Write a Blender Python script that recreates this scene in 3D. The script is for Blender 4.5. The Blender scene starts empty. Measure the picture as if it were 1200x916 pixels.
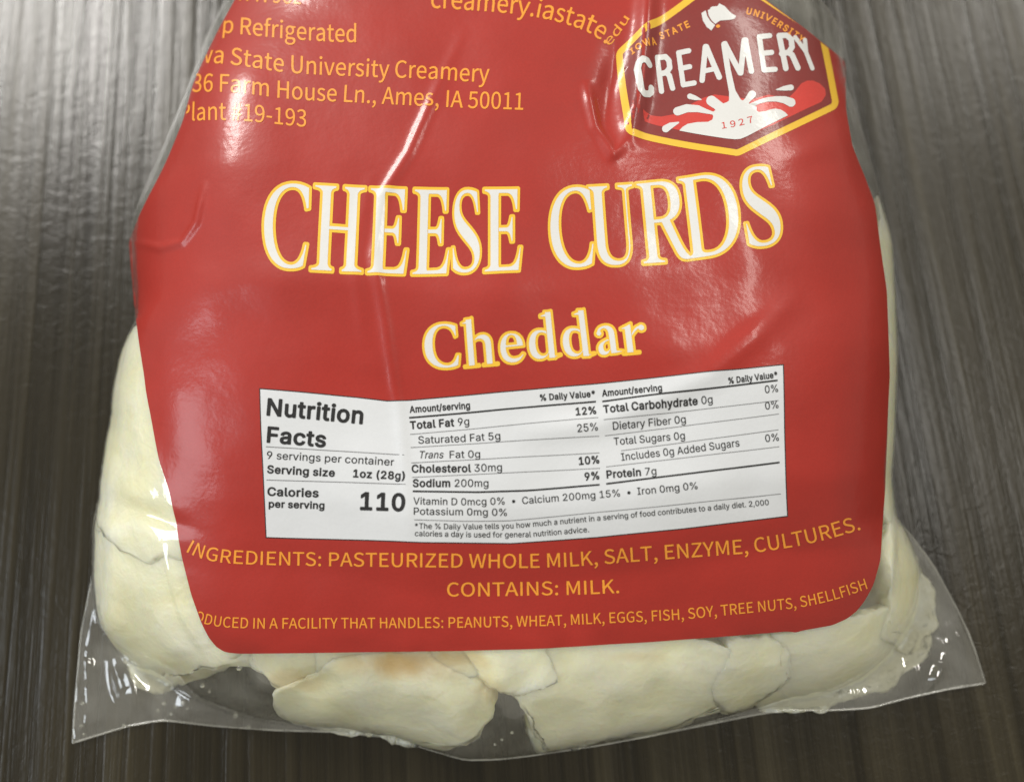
import bpy, bmesh, math, random
import numpy as np
from mathutils import Vector, Matrix, noise
from mathutils.bvhtree import BVHTree
random.seed(4)

# ------------------------------------------------------------------ settings
WORLD_S = 0.40
LAMPS = [
 ('ceiling_panel', (-1.60, 1.80, 1.95), (0, 0, 0), 0.9, 0.5, 58, (1.0, .97, .92)),
 ('ceiling_panel', (1.7, 2.0, 2.1), (0, 0, 0), 0.8, 0.3, 16, (1.0, .96, .88)),
 ('added_streak_light', (1.0, 0.6, 2.4), (0, 0, 0), 1.2, 0.09, 13, (1.0, .96, .88)),  # added strip light, placed to mirror as a streak on the label
 ('window', (-2.1, -0.35, 1.5), (0, 0, 0), 0.8, 0.9, 14, (.86, .93, 1.0)),
]
PRINT_ROUGH = 0.5
FILM_B = (.35, .0003)
MILK = 0.10
TABLE_ROT = -4
TABLE_R = (0.21, 0.35)
TABLE_SPEC = 0.38
# folds of the film: points, width in pixels of the photo, height in mm, kind
CREASES = [
 ([(545,30),(480,180),(447,230),(438,300),(452,380),(462,450),(467,475),(482,640)], 7, .40, 'r'),
 ([(436,200),(416,300),(428,410)], 9, .25, 'r'),
 ([(686,95),(698,150),(718,182),(735,168)], 6.5, .85, 'r'),
 ([(762,-60),(756,40),(748,110),(736,175)], 12, 1.6, 'r'),
 ([(155,284),(190,292),(215,285),(232,262),(243,215)], 4, .50, 'r'),
 ([(940,340),(880,395),(830,440),(760,475),(700,497),(600,508)], 16, .70, 'r'),
 ([(126,650),(131,760),(146,812),(172,828)], 11, .85, 'r'),
 ([(108,640),(101,740),(103,820)], 8, .5, 'r'),
 ([(150,770),(168,822)], 6, .5, 'r'),
 ([(1098,775),(1082,818)], 5, 1.1, 'r'),
 ([(1108,690),(1124,730),(1150,790)], 4, .5, 'r'),
 ([(1040,560),(1046,640),(1040,700)], 5, .6, 'r'),
 ([(190,640),(215,720),(245,770)], 5, .5, 'r'),
]
DENTS = [(1092,797,10,26,18,1.2),(1128,745,8,40,-22,.8),(990,175,24,42,0,.7),(160,818,16,12,-20,.7),(262,130,62,130,0,2.0),(716,100,15,50,8,-1.5),(955,175,30,18,-20,.5),(170,600,50,10,20,-.8)]
CURDS = [
 ([(135,450),(175,395),(260,420),(300,520),(260,670),(170,650),(120,620),(116,540)], 'cream curd in the left side of the bag, above the others there', 'c', .0007, 1, .42, .6),
 ([(118,600),(165,590),(240,600),(320,690),(335,765),(285,776),(200,794),(150,806),(112,745),(103,670)], 'large pale curd filling the lower left corner of the bag', 'c', .0012, 2, .42, .6),
 ([(310,730),(400,715),(450,760),(400,800),(355,812),(338,795),(318,772)], 'small curd half under the label, right of the dark gap', 'c', .0018, 3, .45, .6),
 ([(335,795),(420,765),(520,745),(575,770),(578,815),(556,862),(500,872),(400,860),(332,852),(322,825)], 'wide curd at the bottom of the bag, left of the small triangular gap', 'c', .0009, 4, .42, .7),
 ([(570,735),(700,720),(820,735),(880,775),(870,825),(800,856),(700,876),(645,886),(622,858),(604,820),(570,775)], 'biggest curd at the bottom centre, right of the triangular gap', 'c', .0006, 5, .42, .7),
 ([(840,735),(950,720),(1040,700),(1095,715),(1104,765),(1060,812),(980,832),(900,832),(862,800)], 'curd behind the lower right end of the bag bottom', 'c', .0012, 6, .42, .7),
 ([(1030,550),(1062,615),(1094,680),(1108,735),(1080,770),(1010,740),(985,640)], 'curd bulging at the right corner beside the clear flap', 'c', .0007, 7, .42, .6),
 ([(1054,410),(1055,560),(1045,625),(1000,610),(960,500),(990,400)], 'curd seen as a narrow strip right of the label, the lower one', 'c', .0008, 8, .45, .4),
 ([(1036,245),(1052,300),(1055,425),(1000,440),(970,330),(1000,250)], 'curd seen as a narrow strip right of the label, the upper one', 'c', .0008, 9, .45, .4),
 ([(395,730),(480,722),(560,738),(590,778),(520,800),(440,812),(385,790)], 'amber coloured curd peeking out below the label', 'a', .0013, 10, .5, .3),
 ([(826,742),(900,738),(915,790),(880,830),(845,838),(822,800)], 'small curd wedged between the biggest bottom curd and the lower right one', 'c', .0005, 12, .45, .8),
 ([(540,735),(640,735),(650,790),(612,812),(575,795)], 'small curd just under the label, above the triangular gap', 'c', .0003, 14, .5, .7),
]
AMBER_PATCHES = [(485,768,95,26,.85),(352,792,45,14,.35),(575,800,22,20,.3),(730,762,40,8,.3)]
DROPS = [(192,824,3),(185,832,2),(200,836,2),(214,823,2.2),(219,830,1.6),(237,803,2.5),(245,810,2),(276,838,3),(291,851,2),(280,783,2.5),(145,850,2.5),(96,824,2),(95,850,2),(98,860,1.6),(600,858,1.8),(588,866,1.6),(580,872,1.4),(205,828,1.6)]
S = bpy.context.scene
COL = S.collection
R = math.radians

# ------------------------------------------------------------------ camera
FPX = 942.0                      # focal length in photo pixels (photo is 1200 x 916)
TILT = R(14)
DIST = 0.19
LOOK = np.array([0.0, 0.0, 0.004])
FWD = np.array([0.0, math.sin(TILT), -math.cos(TILT)])
UPV = np.array([0.0, math.cos(TILT), math.sin(TILT)])
CAM = LOOK - FWD * DIST
cd = bpy.data.cameras.new('camera')
cd.sensor_width = 36.0
cd.lens = 36.0 * FPX / 1200.0
cd.clip_start = 0.001
cd.clip_end = 50
cd.dof.use_dof = True
cd.dof.focus_distance = 0.158
cd.dof.aperture_fstop = 7.0
co = bpy.data.objects.new('camera', cd)
COL.objects.link(co)
co.location = CAM
co.rotation_euler = (TILT, 0, 0)
S.camera = co

# ------------------------------------------------------------------ light
w = bpy.data.worlds.new('World')
S.world = w
w.use_nodes = True
bgn = w.node_tree.nodes['Background']
bgn.inputs[0].default_value = (1.0, 0.945, 0.79, 1)
bgn.inputs[1].default_value = WORLD_S

def area(name, loc, aim, sx, sy, power, col):
    l = bpy.data.lights.new(name, 'AREA')
    l.shape = 'RECTANGLE'
    l.size, l.size_y, l.energy, l.color = sx, sy, power, col
    o = bpy.data.objects.new(name, l)
    COL.objects.link(o)
    o.location = loc
    o.rotation_euler = (Vector(aim) - Vector(loc)).to_track_quat('-Z', 'Y').to_euler()
    return o
for a in LAMPS:
    area(*a)
S.view_settings.view_transform = 'Standard'
S.view_settings.look = 'None'
S.view_settings.gamma = 1.0
S.view_settings.exposure = 0.14
S.cycles.use_denoising = True
S.cycles.transparent_max_bounces = 24
S.cycles.max_bounces = 10
S.cycles.sample_clamp_indirect = 6.0

# ------------------------------------------------------------------ helpers
def thing(name, label, cat, loc=(0, 0, 0), group=None):
    o = bpy.data.objects.new(name, None)
    o.empty_display_size = 0.01
    COL.objects.link(o)
    o.location = loc
    o['label'] = label
    o['category'] = cat
    if group: o['group'] = group
    return o

def ray(px, py):
    """directions from the camera through photo pixels (arrays)"""
    px = np.asarray(px, float); py = np.asarray(py, float)
    a = (px - 600.0) / FPX; b = -(py - 458.0) / FPX
    d = np.zeros(px.shape + (3,))
    d[..., 0] = a
    d += b[..., None] * UPV + FWD
    return d

def lift(px, py, z):
    d = ray(px, py)
    t = (np.asarray(z, float) - CAM[2]) / d[..., 2]
    return CAM + d * t[..., None]

def project(P):
    Q = P - CAM
    de = Q @ FWD
    return 600 + FPX * Q[..., 0] / de, 458 - FPX * (Q @ UPV) / de

def mesh_obj(name, V, F, mat, parent=None, smooth=True):
    me = bpy.data.meshes.new(name)
    me.from_pydata([tuple(v) for v in V], [], [tuple(int(i) for i in f) for f in F])
    me.materials.append(mat)
    if smooth:
        me.polygons.foreach_set('use_smooth', [True] * len(me.polygons))
    me.update()
    o = bpy.data.objects.new(name, me)
    COL.objects.link(o)
    if parent: o.parent = parent
    return o

def grid_obj(name, P, mat, parent=None, keep=None, flip=False):
    n, m = P.shape[:2]
    i = np.arange(n * m).reshape(n, m)
    a, b, c, d = i[:-1, :-1], i[1:, :-1], i[1:, 1:], i[:-1, 1:]
    F = np.stack([a, b, c, d] if not flip else [a, d, c, b], -1).reshape(-1, 4)
    if keep is not None:
        F = F[keep.reshape(-1)]
    me = bpy.data.meshes.new(name)
    me.vertices.add(n * m)
    me.vertices.foreach_set('co', P.reshape(-1).astype(np.float32))
    me.loops.add(len(F) * 4)
    me.loops.foreach_set('vertex_index', F.reshape(-1).astype(np.int32))
    me.polygons.add(len(F))
    me.polygons.foreach_set('loop_start', np.arange(0, len(F) * 4, 4, dtype=np.int32))
    me.polygons.foreach_set('use_smooth', np.ones(len(F), bool))
    me.materials.append(mat)
    me.update(calc_edges=True)
    me.validate()
    o = bpy.data.objects.new(name, me)
    COL.objects.link(o)
    if parent: o.parent = parent
    return o, F

def resample(P, n, smooth=0):
    P = np.array(P, float)
    s = np.r_[0, np.cumsum(np.hypot(*(P[1:, :2] - P[:-1, :2]).T))]
    t = np.linspace(0, s[-1], n)
    Q = np.stack([np.interp(t, s, P[:, k]) for k in range(P.shape[1])], -1)
    for _ in range(smooth):
        Q[1:-1] = .25 * Q[:-2] + .5 * Q[1:-1] + .25 * Q[2:]
    return Q

def at_param(Q, t):
    x = np.linspace(0, 1, len(Q))
    return np.stack([np.interp(t, x, Q[:, k]) for k in range(Q.shape[1])], -1)

def coons(Lf, Rt, Bo, To, U, V):
    """Lf,Rt from bottom to top; Bo,To from left to right; result [v,u,k]"""
    l = at_param(Lf, V)[:, None]; r = at_param(Rt, V)[:, None]
    b = at_param(Bo, U)[None]; t = at_param(To, U)[None]
    u = U[None, :, None]; v = V[:, None, None]
    return ((1 - u) * l + u * r + (1 - v) * b + v * t
            - ((1 - u) * (1 - v) * Bo[0] + u * (1 - v) * Bo[-1] + (1 - u) * v * To[0] + u * v * To[-1]))

def seg_dist(px, py, pts):
    """distance to a polyline and the fraction along it"""
    best = np.full(np.shape(px), 1e9); frac = np.zeros(np.shape(px)); sgn = np.zeros(np.shape(px))
    pts = np.array(pts, float)
    L = np.hypot(*(pts[1:] - pts[:-1]).T); tot = L.sum(); acc = 0
    for a, b, l in zip(pts[:-1], pts[1:], L):
        e = b - a
        t = np.clip(((px - a[0]) * e[0] + (py - a[1]) * e[1]) / (l * l), 0, 1)
        dx, dy = px - a[0] - t * e[0], py - a[1] - t * e[1]
        d = np.hypot(dx, dy)
        m = d < best
        best = np.where(m, d, best); frac = np.where(m, (acc + t * l) / tot, frac)
        sgn = np.where(m, np.sign(e[0] * dy - e[1] * dx), sgn)
        acc += l
    return best, frac, sgn

# ------------------------------------------------------------------ materials
def mat(name):
    m = bpy.data.materials.new(name)
    m.use_nodes = True
    return m, m.node_tree.nodes, m.node_tree.links, m.node_tree.nodes['Principled BSDF']

def coords(N, L, scale, rot=0.0):
    g = N.new('ShaderNodeNewGeometry')
    mp = N.new('ShaderNodeMapping')
    mp.inputs['Rotation'].default_value = (0, 0, rot)
    L.new(g.outputs['Position'], mp.inputs['Vector'])
    sc = N.new('ShaderNodeVectorMath'); sc.operation = 'MULTIPLY'
    sc.inputs[1].default_value = scale
    L.new(mp.outputs[0], sc.inputs[0])
    return sc.outputs[0]

def nz(N, L, vec, scale=1.0, detail=3.0, rough=0.5, dist=0.0):
    n = N.new('ShaderNodeTexNoise')
    n.inputs['Scale'].default_value = scale
    n.inputs['Detail'].default_value = detail
    n.inputs['Roughness'].default_value = rough
    n.inputs['Distortion'].default_value = dist
    L.new(vec, n.inputs['Vector'])
    return n.outputs['Fac']

def ramp(N, L, fac, stops):
    r = N.new('ShaderNodeValToRGB')
    e = r.color_ramp.elements
    while len(e) < len(stops): e.new(0.5)
    for el, (p, c) in zip(e, stops):
        el.position = p
        el.color = (*c, 1) if len(c) == 3 else c
    L.new(fac, r.inputs[0])
    return r.outputs[0]

def mathn(N, L, op, a, b=None, c=None):
    n = N.new('ShaderNodeMath'); n.operation = op
    for k, v in enumerate((a, b, c)):
        if v is None: continue
        if isinstance(v, (int, float)): n.inputs[k].default_value = v
        else: L.new(v, n.inputs[k])
    return n.outputs[0]

def bump(N, L, h, strength, dist, prev=None):
    b = N.new('ShaderNodeBump')
    b.inputs['Strength'].default_value = strength
    b.inputs['Distance'].default_value = dist
    L.new(h, b.inputs['Height'])
    if prev is not None: L.new(prev, b.inputs['Normal'])
    return b.outputs[0]

def print_mat(name, col, var=0.10, grain=1.0):
    m, N, L, B = mat(name)
    v = coords(N, L, (1, 1, 1))
    a = nz(N, L, v, 60, 3)
    b = nz(N, L, v, 2600, 2)
    mixf = mathn(N, L, 'ADD', mathn(N, L, 'MULTIPLY', a, .55), mathn(N, L, 'MULTIPLY', b, .45))
    lo = tuple(c * (1 - var) for c in col); hi = tuple(min(1, c * (1 + var)) for c in col)
    L.new(ramp(N, L, mixf, [(.3, lo), (.7, hi)]), B.inputs['Base Color'])
    B.inputs['Roughness'].default_value = PRINT_ROUGH
    B.inputs['Specular IOR Level'].default_value = 0.35
    B.inputs['Coat Weight'].default_value = 0.5
    B.inputs['Coat Roughness'].default_value = 0.18
    fine = nz(N, L, v, 1500, 2, .5)
    mid = nz(N, L, v, 160, 3, .55)
    n1 = bump(N, L, mid, .3, .0004)
    n2 = bump(N, L, fine, .25 * grain, .00006, n1)
    L.new(n2, B.inputs['Normal']); L.new(n2, B.inputs['Coat Normal'])
    return m

RED = print_mat('label_red', (0.365, 0.018, 0.0105))
YEL = print_mat('print_yellow', (0.83, 0.50, 0.035), .05)
ORA = print_mat('print_orange', (0.84, 0.32, 0.030), .05)
WHI = print_mat('print_white', (0.70, 0.70, 0.70), .03)
PAN = print_mat('panel_white', (0.67, 0.69, 0.73), .03)
BLK = print_mat('print_black', (0.012, 0.012, 0.014), .05)
MAR = print_mat('badge_maroon', (0.22, 0.018, 0.016))
LRED = print_mat('badge_red', (0.60, 0.040, 0.030))
GREYL = print_mat('rule_grey', (0.16, 0.16, 0.17), .05)

def film_mat(name, milk=.07, gloss=.055):
    m, N, L, B = mat(name)
    N.remove(B)
    out = N['Material Output']
    v = coords(N, L, (1, 1, 1))
    cloud = nz(N, L, v, 70, 5, .6, .6)
    fine = nz(N, L, v, 700, 3, .6)
    crink = nz(N, L, v, 90, 3, .5, .6)
    nb = bump(N, L, crink, FILM_B[0], FILM_B[1])
    nb = bump(N, L, fine, .15, .00002, nb)
    tr = N.new('ShaderNodeBsdfTransparent'); tr.inputs[0].default_value = (.965, .965, .95, 1)
    gl = N.new('ShaderNodeBsdfGlossy'); gl.inputs['Roughness'].default_value = gloss
    gl.inputs['Color'].default_value = (1, 1, 1, 1)
    L.new(nb, gl.inputs['Normal'])
    gi = N.new('ShaderNodeNewGeometry')
    dt = N.new('ShaderNodeVectorMath'); dt.operation = 'DOT_PRODUCT'
    L.new(nb, dt.inputs[0]); L.new(gi.outputs['Incoming'], dt.inputs[1])
    ca = mathn(N, L, 'MINIMUM', mathn(N, L, 'ABSOLUTE', dt.outputs['Value']), 1.0)
    sch = mathn(N, L, 'POWER', mathn(N, L, 'SUBTRACT', 1.0, ca), 4.5)
    df = N.new('ShaderNodeBsdfDiffuse'); df.inputs[0].default_value = (.80, .80, .76, 1)
    tl = N.new('ShaderNodeBsdfTranslucent'); tl.inputs[0].default_value = (.80, .80, .76, 1)
    mk = N.new('ShaderNodeMixShader'); mk.inputs[0].default_value = .35
    L.new(df.outputs[0], mk.inputs[1]); L.new(tl.outputs[0], mk.inputs[2])
    mr = N.new('ShaderNodeMapRange')
    mr.inputs['From Min'].default_value = .38; mr.inputs['From Max'].default_value = .72
    mr.inputs['To Min'].default_value = milk * .35; mr.inputs['To Max'].default_value = milk * 2.4
    L.new(cloud, mr.inputs['Value'])
    m1 = N.new('ShaderNodeMixShader')
    L.new(mr.outputs[0], m1.inputs[0]); L.new(tr.outputs[0], m1.inputs[1]); L.new(mk.outputs[0], m1.inputs[2])
    fs = mathn(N, L, 'ADD', mathn(N, L, 'MULTIPLY', sch, .75), .10)
    m2 = N.new('ShaderNodeMixShader')
    L.new(fs, m2.inputs[0]); L.new(m1.outputs[0], m2.inputs[1]); L.new(gl.outputs[0], m2.inputs[2])
    L.new(m2.outputs[0], out.inputs['Surface'])
    return m
FILM = film_mat('clear_film', MILK)
BACK = film_mat('clear_film_back', .03)
SEAM = film_mat('film_edge', .30, .15)

def curd_mat(name, c0, c1):
    m, N, L, B = mat(name)
    v = coords(N, L, (1, 1, 1))
    a = nz(N, L, v, 75, 4, .55, .4)
    base_c = ramp(N, L, a, [(.30, c0), (.68, c1)])
    prev = base_c
    for (sx, sy, rx, ry, st) in AMBER_PATCHES:          # amber patches mixed into the curd colour
        p0 = lift(np.array(float(sx)), np.array(float(sy)), np.array(.012))
        mp = N.new('ShaderNodeVectorMath'); mp.operation = 'SUBTRACT'; mp.inputs[1].default_value = tuple(p0)
        L.new(v, mp.inputs[0])
        m2 = N.new('ShaderNodeVectorMath'); m2.operation = 'MULTIPLY'; m2.inputs[1].default_value = (1 / (rx * .00018), 1 / (ry * .00018), 20)
        L.new(mp.outputs[0], m2.inputs[0])
        ln_ = N.new('ShaderNodeVectorMath'); ln_.operation = 'LENGTH'
        L.new(m2.outputs[0], ln_.inputs[0])
        dd = mathn(N, L, 'ADD', ln_.outputs['Value'], mathn(N, L, 'MULTIPLY_ADD', a, 1.4, -.7))
        mr = N.new('ShaderNodeMapRange'); mr.interpolation_type = 'SMOOTHSTEP'
        mr.inputs['From Min'].default_value = 1.15; mr.inputs['From Max'].default_value = .25
        mr.inputs['To Min'].default_value = 0; mr.inputs['To Max'].default_value = st
        L.new(dd, mr.inputs['Value'])
        mx = N.new('ShaderNodeMix'); mx.data_type = 'RGBA'
        L.new(mr.outputs[0], mx.inputs['Factor']); L.new(prev, mx.inputs['A']); mx.inputs['B'].default_value = (.60, .36, .06, 1)
        prev = mx.outputs['Result']
    L.new(prev, B.inputs['Base Color'])
    B.inputs['Roughness'].default_value = .33
    B.inputs['Subsurface Weight'].default_value = .6
    B.inputs['Subsurface Radius'].default_value = (1.0, .8, .45)
    B.inputs['Subsurface Scale'].default_value = .004
    n1 = bump(N, L, nz(N, L, v, 75, 4, .5, .25), .45, .0028)
    n1 = bump(N, L, nz(N, L, v, 300, 4, .6, .5), .4, .0007, n1)
    n1 = bump(N, L, nz(N, L, v, 1500, 3), .25, .0001, n1)
    L.new(n1, B.inputs['Normal'])
    return m
CURD = curd_mat('cheese_curd', (.90, .88, .60), (.98, .98, .80))
AMBER = CURD

def table_mat():
    m, N, L, B = mat('dark_wood_laminate')
    rot = R(TABLE_ROT)
    v1 = coords(N, L, (420, 7, 1), rot)
    v2 = coords(N, L, (1500, 16, 1), rot)
    v3 = coords(N, L, (110, 2.5, 1), rot)
    v4 = coords(N, L, (1, 1, 1), rot)
    a = nz(N, L, v1, 1, 4, .6, .5)
    b = nz(N, L, v2, 1, 3, .6, .2)
    c = nz(N, L, v3, 1, 3, .5, .6)
    wv = mathn(N, L, 'ADD', mathn(N, L, 'MULTIPLY', a, .38), mathn(N, L, 'ADD', mathn(N, L, 'MULTIPLY', b, .17), mathn(N, L, 'MULTIPLY', c, .45)))
    col = ramp(N, L, wv, [(.34, (.006, .0044, .0018)), (.45, (.014, .0108, .0048)), (.54, (.022, .0172, .0082)), (.66, (.044, .0362, .0190))])
    L.new(col, B.inputs['Base Color'])
    lump = nz(N, L, v4, 330, 3, .6, .8)
    rr = N.new('ShaderNodeMapRange')
    rr.inputs['From Min'].default_value = .3; rr.inputs['From Max'].default_value = .7
    rr.inputs['To Min'].default_value = TABLE_R[0]; rr.inputs['To Max'].default_value = TABLE_R[1]
    L.new(wv, rr.inputs['Value'])
    L.new(rr.outputs[0], B.inputs['Roughness'])
    B.inputs['Specular IOR Level'].default_value = TABLE_SPEC
    n1 = bump(N, L, a, .5, .0005)
    n1 = bump(N, L, c, .5, .0011, n1)
    n1 = bump(N, L, b, .25, .0001, n1)
    n1 = bump(N, L, lump, .35, .0003, n1)
    L.new(n1, B.inputs['Normal'])
    return m
TABLE = table_mat()

# ------------------------------------------------------------------ table top
bm = bmesh.new()
bmesh.ops.create_cube(bm, size=1.0)
bmesh.ops.scale(bm, vec=(1.6, 1.1, .03), verts=bm.verts)
bmesh.ops.translate(bm, vec=(0, .15, -.015), verts=bm.verts)
bmesh.ops.bevel(bm, geom=list(bm.edges), offset=.003, segments=3, affect='EDGES')
me = bpy.data.meshes.new('table_top'); bm.to_mesh(me); bm.free()
me.materials.append(TABLE)
tt = bpy.data.objects.new('table_top', me); COL.objects.link(tt)
tt['kind'] = 'structure'
tt['label'] = 'dark grey-brown wood-grain table top under the bag'

# ------------------------------------------------------------------ the bag's shape
LEFT = [(85,870,.0006),(88,820,.0008),(95,740,.001),(103,655,.0018),(110,600,.003),(120,550,.005),(130,480,.008),(140,435,.010),
        (157,402,.012),(158,370,.012),(149,287,.013),(161,250,.013),(187,200,.013),(214,145,.012),(228,107,.012),(244,75,.012),(257,45,.012),(277,0,.011),(345,-160,.009),(420,-330,.007)]
RIGHT = [(1155,800,.0006),(1143,762,.0008),(1125,715,.001),(1100,660,.0018),(1078,628,.003),(1058,606,.006),(1051,560,.010),(1053,430,.013),
         (1050,300,.013),(1035,240,.013),(1022,195,.013),(1013,165,.013),(1000,132,.013),(994,100,.013),(993,69,.012),(945,32,.012),(899,0,.011),(850,-60,.010),(790,-180,.009),(710,-330,.007)]
BOTTOM = [(85,870,.0006),(150,850,.0008),(190,843,.0008),(250,850,.0008),(320,855,.0008),(400,857,.0008),(460,864,.0008),(500,877,.0008),(545,890,.0008),
          (585,889,.0008),(620,885,.0008),(700,873,.0008),(760,862,.0008),(820,850,.0008),(880,838,.0008),(920,831,.0008),(970,832,.0008),
          (1020,829,.0008),(1060,818,.0008),(1110,807,.0008),(1155,800,.0006)]
TOP = [(420,-330,.007),(500,-345,.010),(565,-350,.011),(640,-345,.010),(710,-330,.007)]
def world_curve(P, n, sm, tuck=0):
    Q = resample(P, n, sm)
    if tuck: Q[:, 0] += tuck * np.interp(Q[:, 1], [-100, 60, 250, 420, 560, 640, 740], [1.0, 1.6, 1.6, .9, 1, .9, 0])
    return lift(Q[:, 0], Q[:, 1], Q[:, 2])
NU, NV = 380, 420
Lw, Rw = world_curve(LEFT, 400, 8, 12), world_curve(RIGHT, 400, 5, -10)
Bw, Tw = world_curve(BOTTOM, 400, 10), world_curve(TOP, 200, 4)
Bw[0], Bw[-1] = Lw[0], Rw[0]; Tw[0], Tw[-1] = Lw[-1], Rw[-1]
s = np.linspace(-1, 1, NU)
U = .5 + .5 * (.55 * s + .45 * np.sin(s * math.pi / 2))
V = np.linspace(0, 1, NV) ** 1.15
BASE = coons(Lw, Rw, Bw, Tw, U, V)

def label_outline():
    l = resample(LAB_L, 300, 3); r = resample(LAB_R, 300, 3)
    b = resample(LAB_B, 300, 3); t = resample(LAB_T, 300, 0)
    b[0], b[-1] = l[0], r[0]; t[0], t[-1] = l[-1], r[-1]
    return l, r, b, t
LAB_L = [(255,757),(247,748),(238,730),(225,695),(214,655),(205,610),(198,575),(186,540),(178,500),(170,455),(163,400),(160,370),(157,330),(152,285),(165,250),(190,200),(217,145),(230,105),(245,75),(258,45),(279,0),(348,-160)]
LAB_R = [(1003,716),(1013,704),(1023,685),(1031,655),(1038,560),(1043,440),(1039,340),(1025,240),(1012,205),(997,172),(991,130),(990,72),(942,34),(896,0),(846,-60),(786,-160)]
LAB_B = [(255,757),(264,763),(280,765),(400,764),(540,762),(640,759),(760,752),(850,745),(925,739),(932,741),(940,738),(975,732),(993,724),(1003,716)]
LAB_T = [(348,-160),(786,-160)]
LL, LR, LB, LT = label_outline()
LABPOLY = np.vstack([LB, LR, LT[::-1], LL[::-1]])

def inside(px, py, poly):
    px = np.asarray(px); w = np.zeros(px.shape, bool)
    x, y = poly[:, 0], poly[:, 1]
    x2, y2 = np.roll(x, -1), np.roll(y, -1)
    for a, b, c, d in zip(x, y, x2, y2):
        if b == d: continue
        m = ((b > py) != (d > py)) & (px < (c - a) * (py - b) / (d - b) + a)
        w ^= m
    return w

def height(U, V):
    a = np.abs(2 * U - 1)[None, :]
    vb = .34
    b = np.clip(1 - V / vb, 0, 1)[:, None]
    n = 4.2
    rho = np.clip((a ** n + b ** n) ** (1 / n), 0, 1)
    H = np.interp(V, [0, .25, .40, .55, .70, .85, 1], [.030, .031, .031, .031, .0305, .0275, .015])[:, None]
    return H * (1 - rho ** 6.0) ** .80, rho
Z0, RHO = height(U, V)

# creases and folds of the film, in millimetres
def smooth_noise(px, py, sc, seed):
    rs = np.random.RandomState(seed); out = np.zeros(np.shape(px))
    for k in range(10):
        th = rs.rand() * 6.28; f = (1 + .8 * rs.rand()) / sc
        out = out + np.sin((px * math.cos(th) + py * math.sin(th)) * f + rs.rand() * 6.28 + 1.3 * np.sin((px * math.sin(th) - py * math.cos(th)) * f * .6 + rs.rand() * 6))
    return out / 4.5
def crease_field(px, py):
    d = np.zeros(np.shape(px))
    for pts, wd, amp, kind in CREASES:
        r, f, sg = seg_dist(px, py, pts)
        env = np.clip(np.minimum(f, 1 - f) * 5, 0, 1) ** .7
        if kind == 'r': d = d + amp * env * np.exp(-(r / wd) ** 2)
        elif kind == 's': d = d + amp * env * np.exp(-r / wd)
        elif kind == 'b':            # a step: one side higher, fading away
            d = d + amp * env * np.tanh(sg * r / wd) * np.exp(-r / (wd * 7))
    for x, y, rx, ry, an, amp in DENTS:
        c, s_ = math.cos(R(an)), math.sin(R(an))
        u = ((px - x) * c + (py - y) * s_) / rx; v = (-(px - x) * s_ + (py - y) * c) / ry
        d = d + amp * np.exp(-(u * u + v * v))
    lo = np.clip((py - 735) / 60, 0, 1); le = np.clip((190 - px) / 60, 0, 1); ri = np.clip((px - 1035) / 40, 0, 1)
    fl = np.clip(np.maximum(np.maximum(lo, le), ri), 0, 1)
    fr = np.clip((px - 900) / 120, 0, 1)
    d = d + (.60 - .38 * fr) * fl * smooth_noise(px, py, 17, 3) + .05 * fl * smooth_noise(px, py, 6, 5)
    d = d + .48 * smooth_noise(px, py, 62, 8) + .09 * smooth_noise(px, py, 22, 9)
    # puckers that start at the seal and die out towards the filling
    for crv, wl, am, ln_ in ((BOTTOM, 15, .16, 26), (LEFT[:9], 21, .16, 24), (RIGHT[:6], 24, .12, 22)):
        r, f, sg = seg_dist(px, py, [q[:2] for q in crv])
        tot = sum(math.hypot(a[0] - b_[0], a[1] - b_[1]) for a, b_ in zip(crv[:-1], crv[1:]))
        ph = f * tot / wl * 6.28
        d = d + am * np.sin(ph + 2.2 * np.sin(ph * .37 + 1) + 1.5 * np.sin(ph * .13) + r * .06) * np.exp(-r / ln_) * (.6 + .4 * np.sin(ph * .21 + 2))
    return d * .001

P = BASE.copy()
P[..., 2] += Z0
edge_env = np.minimum(np.clip(np.minimum(U, 1 - U) * 60, 0, 1)[None, :], np.clip(V * 70, 0, 1)[:, None])
qx, qy = project(P)
TOPB = P.copy()                                   # before creases
P[..., 2] += crease_field(qx, qy) * edge_env + .0011 * edge_env * np.clip((RHO - .9) / .1, 0, 1)
P[..., 2] = np.maximum(P[..., 2], .0007)
insl = inside(qx, qy, LABPOLY)
dl = np.zeros(qx.shape)
dsel, _, _ = seg_dist(qx[insl], qy[insl], LABPOLY[::6])
dl[insl] = np.clip((dsel - 2) / 10, 0, 1)
FILMTOP = P.copy()
FILMTOP[..., 2] -= .0004 * dl                     # film sits just under the printed sheet
Pb = BASE.copy()
Pb[..., 2] = .0003 + (BASE[..., 2] - .0003) * RHO ** 9

def bvh(P):
    n, m = P.shape[:2]
    i = np.arange(n * m).reshape(n, m)
    F = np.stack([i[:-1, :-1], i[1:, :-1], i[1:, 1:], i[:-1, 1:]], -1).reshape(-1, 4)
    return BVHTree.FromPolygons([tuple(v) for v in P.reshape(-1, 3)], F.tolist())
step = 3
T0 = bvh(TOPB[::2, ::2])
gx = np.arange(70, 1180, step); gy = np.arange(-345, 900, step)
GX, GY = np.meshgrid(gx, gy)
D = ray(GX, GY)
D /= np.linalg.norm(D, axis=-1, keepdims=True)
W = np.full(GX.shape + (3,), np.nan)
cam_v = Vector(CAM)
Df = D.reshape(-1, 3); Wf = W.reshape(-1, 3)
for k in range(len(Df)):
    h = T0.ray_cast(cam_v, Vector(Df[k]), 1.0)
    if h[0] is not None: Wf[k] = h[0]
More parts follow.
